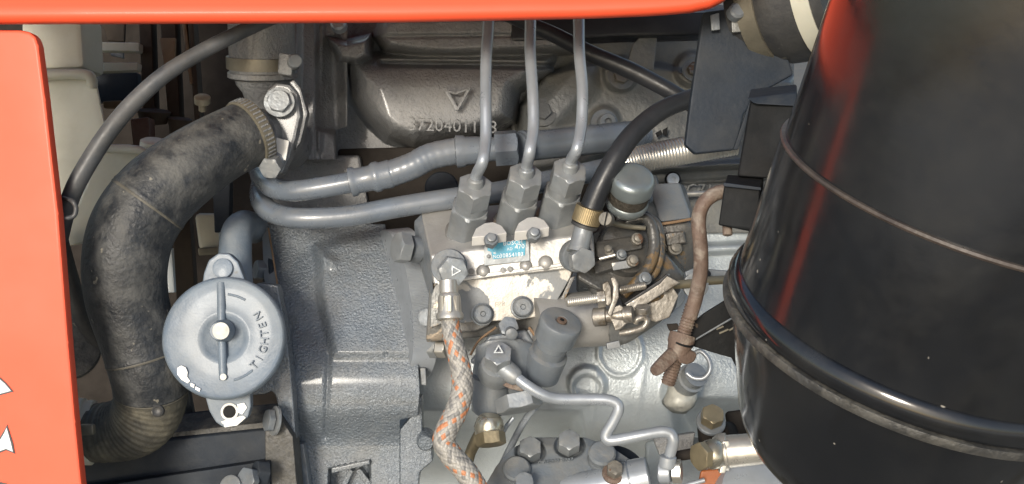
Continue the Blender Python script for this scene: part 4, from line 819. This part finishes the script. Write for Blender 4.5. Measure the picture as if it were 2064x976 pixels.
for s, x, y, z in (('C 0EG79 0787', 1084, 936, 12),): mk('cast_lettering', text(s, (x, y, 1.1415), z, D(1, .10, 0), D(-.05, .85, .5), 2, 1.0), 'nutdark', t)
mk('back_curve', lathe((1240, 950, 1.2), D(.1, .7, .7), [(-20, 62), (0, 64), (4, 60)], 48), 'bluebar', t)

# ================================================================ lower right fittings
t = thing('corner_bolt', 'olive hexagon bolt on a dark bracket beside the black canister', 'bolt', (1434, 840, 1.2))
mk('head', hexa((1433, 846, 1.15), D(.08, .62, .75), 0, 24, 24, .5, .5), 'brass', t)
mk('washer', lathe((1433, 850, 1.152), D(.08, .62, .75), [(-6, 30), (0, 30), (2, 28)], 36), 'nutdark', t)
mk('bracket', hull([(1404, 852, 1.165), (1464, 850, 1.165), (1480, 920, 1.18), (1418, 910, 1.18), (1404, 850, 1.3), (1500, 850, 1.3), (1530, 920, 1.3), (1410, 910, 1.3)], 8), 'dark', t)
mk('bracket_side', hull([(1460, 830, 1.22), (1540, 820, 1.22), (1560, 890, 1.22), (1470, 900, 1.22), (1470, 830, 1.3), (1560, 830, 1.3)], 8), 'dark', t)
t = thing('filter_union', 'zinc plated ball union with brown hexagon on a bright pipe beside the canister', 'union', (1435, 916, 1.08))
axh = D(.93, .16, .22)
mk('pipe_body', lathe((1450, 912, 1.10), D(1, .14, .25), [(-10, 30), (-2, 36), (4, 38), (16, 38), (18, 33), (110, 31), (180, 31)], 48), 'silver', t)
mk('eye_plate', slab([(1456, 890), (1470, 888), (1474, 910), (1462, 955), (1450, 955), (1456, 925)], 1.085, 20, 3), 'silver', t)
mk('ball', lathe((1434, 916, 1.085), D(1, .1, .2), [(-26, 14), (-22, 20), (-12, 28), (0, 31), (14, 29), (22, 24), (24, 20)], 48), 'zinc', t)
mk('hex_head', hexa((1418, 919, 1.075), D(-1, -.05, .62), -2, 14, 30, .1, .5), 'brass', t)
mk('joint_bar', tube([(1352, 922, 1.12), (1420, 910, 1.12)], 11, 16), 'dark', t)
t = thing('filter_bowl', 'dull steel dished cover half hidden under the canister at the bottom', 'bowl', (1530, 970, 1.12))
mk('bowl', lathe((1545, 1000, 1.12), D(-.08, .55, .8), [(-30, 104), (0, 106), (10, 100), (22, 90), (28, 60), (30, .1)], 72), 'steel', t)
mk('dull_orange_bracket', hull([(1412, 948, 1.13), (1470, 942, 1.13), (1500, 1010, 1.13), (1400, 1010, 1.13), (1415, 948, 1.2), (1500, 948, 1.2), (1540, 1010, 1.2), (1400, 1010, 1.2)], 5), 'dullorange', t)
t = thing('lower_casting', 'pale alloy casting and plate below the zigzag steel pipe', 'casting', (1370, 960, 1.25))
mk('casting', hull([(1300, 890, 1.30), (1400, 880, 1.30), (1480, 900, 1.25), (1480, 990, 1.2), (1300, 1000, 1.2), (1300, 900, 1.34), (1480, 900, 1.34)], 8), 'cast_pale', t)
mk('mauve_plate', slab([(1316, 884), (1402, 872), (1396, 905), (1330, 920)], 1.22, 20, 3), 'cast_warm', t)
mk('tie_rod', tube([(1360, 984, 1.12), (1420, 968, 1.12)], 5, 10), 'steel', t)
t = thing('drain_cock', 'small grey drain plug with wire ring on a white lump behind the wing bolt', 'drain plug', (1385, 765, 1.25))
mk('base_lump', lathe((1372, 798, 1.25), D(.25, .6, .8), [(-30, 26), (-10, 31), (4, 32), (14, 29), (22, 20), (25, .1)], 28, rf=lambda th, i: 1 + .10 * math.sin(th * 3 + i) + .06 * math.sin(th * 5 + 2 * i)), 'worn_white', t, sharp=0)
mk('plug', lathe((1384, 770, 1.24), D(.35, .45, .8), [(-10, 26), (-2, 30), (20, 30), (22, 25), (40, 25), (42, .1)], 36), 'nut', t)
mk('wire_ring', tube([(1384, 752, 1.20), (1398, 762, 1.198), (1418, 762, 1.196), (1431, 746, 1.195), (1428, 724, 1.197), (1412, 708, 1.2), (1398, 714, 1.203)], 5, 12), 'steel', t)

# ================================================================ black plate and rubber elbow, upper right
t = thing('black_baffle', 'matt blue black metal plate hanging under the right end of the hood', 'plate', (1450, 200, 1.06))
mk('plate', slab([(1418, 24), (1462, 18), (1560, 22), (1600, 150), (1530, 190), (1500, 230), (1482, 302), (1402, 311), (1381, 292), (1392, 200)], 1.06, 26, 5), 'bluebar', t)
mk('plate_flange', slab([(1516, 190), (1536, 176), (1562, 176), (1522, 200), (1488, 302), (1478, 302)], 1.045, 10, 2), 'bluebar', t)
mk('top_tab', slab([(1432, 30), (1450, 26), (1452, 60), (1434, 62)], 1.05, 6, 2), 'nutdark', t)
mk('bolt', lathe((1484, 24, 1.045), D(.2, .3, 1), [(-12, 17), (6, 17), (10, 13), (11, .1)], 28), 'nutdark', t)
mk('bolt_tab', slab([(1474, 40), (1494, 38), (1498, 64), (1476, 66)], 1.05, 8, 2), 'cast_tan', t)
t = thing('intake_hose', 'ribbed rubber intake hose with two pale clamps meeting the black canister', 'hose', (1590, 60, 1.0))
axi = D(.80, .12, .58)
mk('hose_body', lathe((1560, 10, 1.08), axi, [(-60, 108), (-10, 110), (0, 116), (20, 124), (44, 126), (70, 124), (90, 128), (140, 128)], 72), 'rubber', t)
mk('clamp_band', lathe((1560, 10, 1.08), axi, [(-34, 108), (-34, 118), (4, 122), (6, 112)], 72), 'band', t)
mk('clamp_band', lathe((1560, 10, 1.08), axi, [(84, 126), (84, 131), (118, 131), (118, 126)], 72), 'tank', t)

# ================================================================ air cleaner canister
C1 = ROT @ Vector((.307, .0363, -.7875)) + CAM; AXC = (ROT @ Vector((.2448, 1, .4706))).normalized()
t = thing('air_cleaner', 'big glossy black air cleaner canister filling the right of the view', 'air cleaner', C1 - AXC * .25)
mk('upper_canister', lathe_w(C1, AXC, [(-.004, .1290), (.0, .1295), (.20, .130), (.40, .130)], 160), 'black', t)
mk('lower_canister', lathe_w(C1, AXC, [(-.106, .1310), (-.05, .1310), (-.002, .1312)], 160), 'black', t)
mk('seam', lathe_w(C1, AXC, [(-.0022, .1305), (-.002, .1320), (-.0006, .1326), (.0010, .1320), (.0012, .1290)], 160), 'rustline', t)
mk('rim_bead', lathe_w(C1, AXC, [(-.097, .1305), (-.0985, .1330), (-.101, .1352), (-.106, .1366), (-.111, .1358), (-.114, .1338), (-.1145, .131)], 160), 'black', t)
mk('rim_gasket', lathe_w(C1, AXC, [(-.1146, .131), (-.1150, .1365), (-.118, .1372), (-.121, .1362), (-.1215, .131)], 160), 'grime', t)
mk('bowl', lathe_w(C1, AXC, [(-.121, .1305), (-.130, .1275), (-.140, .1235), (-.150, .1197), (-.165, .1140), (-.180, .1085), (-.200, .1012), (-.212, .0950), (-.224, .0860), (-.234, .0750), (-.242, .0620), (-.250, .0440), (-.256, .0220), (-.258, .0)], 160), 'black', t)
mk('side_strip', hull([(1592, 300, .93), (1606, 420, .93), (1578, 520, .935), (1556, 640, .94), (1528, 600, .94), (1520, 500, .94), (1536, 430, .935), (1570, 320, .935), (1600, 300, .99), (1600, 500, .99), (1560, 640, .99), (1530, 520, .985)], 5), 'black_dirty', t)
mk('upper_bracket', hull([(1512, 205, .955), (1604, 206, .94), (1590, 300, .94), (1568, 362, .945), (1486, 356, .955), (1514, 192, 1.01), (1604, 180, 1.01), (1570, 340, 1.01), (1490, 340, 1.01)], 4), 'black_dirty', t)
mk('bracket_top', hull([(1506, 198, .950), (1606, 186, .94), (1608, 215, .935), (1520, 210, .945), (1512, 180, 1.0), (1606, 170, 1.0), (1606, 190, 1.0)], 3), 'bluebar', t)
mk('clip_box', hull([(1460, 372, .94), (1532, 380, .93), (1528, 470, .93), (1516, 460, .93), (1448, 454, .94), (1466, 352, .97), (1540, 356, .96), (1534, 470, .97), (1452, 450, .98)], 3), 'black_dirty', t)
mk('clip_lip', hull([(1458, 368, .935), (1534, 378, .925), (1534, 384, .925), (1458, 376, .935), (1460, 368, .945), (1534, 378, .94)], 1.2), 'bluebar', t)
mk('arm_bracket', slab([(1386, 660), (1420, 632), (1478, 596), (1500, 690), (1516, 742), (1500, 770), (1476, 722), (1440, 712), (1384, 694)], .99, 14, 2), 'black_dirty', t)
mk('arm_fold', tube([(1386, 694, .982), (1430, 668, .975), (1478, 640, .968)], 1.8, 8), 'nutdark', t)
for a, b in (((1444, 664), (1458, 658)), ((1470, 666), (1480, 660)), ((1450, 672), (1468, 664))):
    mk('paint_scrape', tube([(a[0], a[1], .9885), (b[0], b[1], .9885)], 2.2, 6), 'band', t)
t = thing('heater_hose', 'dark rubber hose crossing behind the injector pipes down to the black plate', 'hose', (1200, 120, 1.2))
mk('hose_body', tube([(1000, 20, 1.22, 14), (1060, 46, 1.2, 15), (1120, 72, 1.19, 16), (1190, 108, 1.18, 17), (1270, 142, 1.175, 17.5), (1340, 178, 1.17, 17), (1385, 205, 1.17, 17), (1430, 230, 1.17, 17)], n=22), 'rubber_clean', t)
t = thing('wing_bolt', 'long rusty hooked bolt with a wing nut hanging from the black clip', 'wing bolt', (1400, 560, .98))
mk('hooked_rod', tube([(1500, 392, .985), (1462, 386, .97), (1436, 394, .965), (1416, 414, .965), (1408, 446, .965), (1412, 500, .965), (1412, 550, .968), (1402, 600, .97), (1390, 640, .972)], 15, 24), 'rust', t)
mk('thread', thread((1396, 616, .971), (1346, 774, .985), 15.5, 6, 28), 'rust', t)
mk('hook_end', lathe((1466, 460, .95), D(0, -1, .2), [(-20, 10), (14, 10), (16, 6)], 16), 'rust', t)
wn = mk('wing_nut', lathe((1372, 690, .978), D(-.28, -.9, .1), [(-18, 17), (-16, 27), (2, 27), (8, 24), (34, 20), (38, 16)], 28), 'rust', t)
mk('wing', slab([(1352, 700, .970), (1372, 712, .970), (1364, 728, .965), (1336, 754, .955), (1322, 760, .952), (1312, 753, .952), (1312, 742, .952), (1330, 722, .96)], .96, 22, 7), 'rust', wn)
mk('wing', slab([(1366, 700, .970), (1400, 708, .975), (1406, 716, .975), (1400, 730, .975), (1386, 736, .972), (1368, 732, .965)], .97, 22, 7), 'rust', wn)
mk('washer', lathe((1376, 688, .976), D(.28, .9, .3), [(-2, 24), (2, 24)], 32), 'black_dirty', wn)
mk('lock_tab', slab([(1344, 654), (1366, 652), (1372, 664), (1350, 668)], .975, 10, 2), 'dark', t)

# ================================================================ orange bodywork
t = thing('hood', 'orange red hood edge running across the top of the picture above the engine', 'hood', (700, -100, 1.0))
hx = [-420, 0, 250, 500, 800, 1000, 1200, 1320, 1390, 1432, 1456, 1474, 1486, 1496, 1502, 1508]
hy = [50, 50, 49, 48, 46, 42, 38, 33, 27, 18, 6, -10, -28, -55, -100, -184]
xs_ = list(np.linspace(-420, 1380, 46)) + list(np.linspace(1390, 1508, 24)); V, F = [], []
prof_ = [(0, .012), (.004, .003), (.012, -.001), (.03, -.004), (.06, -.0065), (.10, -.0075), (.16, -.0065), (.25, -.003), (.4, .004), (.6, .016), (.8, .030), (1, .048)]
for x in xs_:
    yb = float(np.interp(x, hx, hy)); 
    for v, dd in prof_: V.append(P(x, yb - v * (yb + 185), 1.0 + dd))
    for v, dd in prof_[::-1]: V.append(P(x, yb - v * (yb + 185), 1.012 + max(dd, 0.002)))
m_ = 2 * len(prof_)
for i in range(len(xs_) - 1):
    for j in range(m_): F.append((i * m_ + j, i * m_ + (j + 1) % m_, (i + 1) * m_ + (j + 1) % m_, (i + 1) * m_ + j))
F += [tuple(range(m_)), tuple((len(xs_) - 1) * m_ + j for j in range(m_))[::-1]]
mk('side_skirt', (V, F), 'orange', t, sharp=60)
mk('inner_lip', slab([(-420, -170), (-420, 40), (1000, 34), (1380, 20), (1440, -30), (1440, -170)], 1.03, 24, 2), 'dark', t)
tp = [P(-420, -183, 1.055), P(1500, -183, 1.055)]; bk_ = Vector((0, .62, .02))
Vt = [tp[0], tp[1], tp[1] + bk_, tp[0] + bk_]; Vt += [v + Vector((0, 0, .004)) for v in Vt]
mk('top_panel', (Vt, [(0, 1, 2, 3), (4, 5, 6, 7), (0, 1, 5, 4), (1, 2, 6, 5), (2, 3, 7, 6), (3, 0, 4, 7)]), 'orange', t, smooth=False)
t = thing('side_panel', 'orange red front side panel at the left edge with cut off white decal letters', 'side panel', (0, 500, 1.0))
mk('panel', slab([(-420, 58), (40, 60), (60, 64), (72, 74), (78, 92), (92, 200), (118, 430), (138, 690), (152, 850), (165, 980), (179, 1110), (-420, 1110)], .995, 34, 13), 'orange', t)
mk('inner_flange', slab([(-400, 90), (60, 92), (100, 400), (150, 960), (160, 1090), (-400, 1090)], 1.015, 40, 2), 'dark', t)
for pe, pi_ in (([(-60, 740), (-10, 752), (12, 772), (27, 790), (0, 797), (-60, 800)], [(-58, 744), (-12, 755), (10, 774), (22, 788), (0, 794), (-58, 796)]),
                ([(-60, 960), (-5, 915), (12, 908), (30, 915), (26, 893), (14, 856), (8, 868), (-2, 884), (-60, 900)], [(-56, 956), (-5, 911), (12, 905), (26, 911), (22, 893), (13, 862), (9, 872), (0, 887), (-56, 903)])):
    e_ = mk('decal_letter', slab(pe, .9942, 2, .2), 'decal_edge', t); mk('letter_face', slab(pi_, .9934, 2, .2), 'decal', e_)
mk('decal_letter', slab([(-60, 976), (0, 972), (14, 975), (20, 1010), (-60, 1010)], .9942, 2, .2), 'decal_edge', t)
for o in bpy.data.objects:
    if '_w' in o: del o['_w']
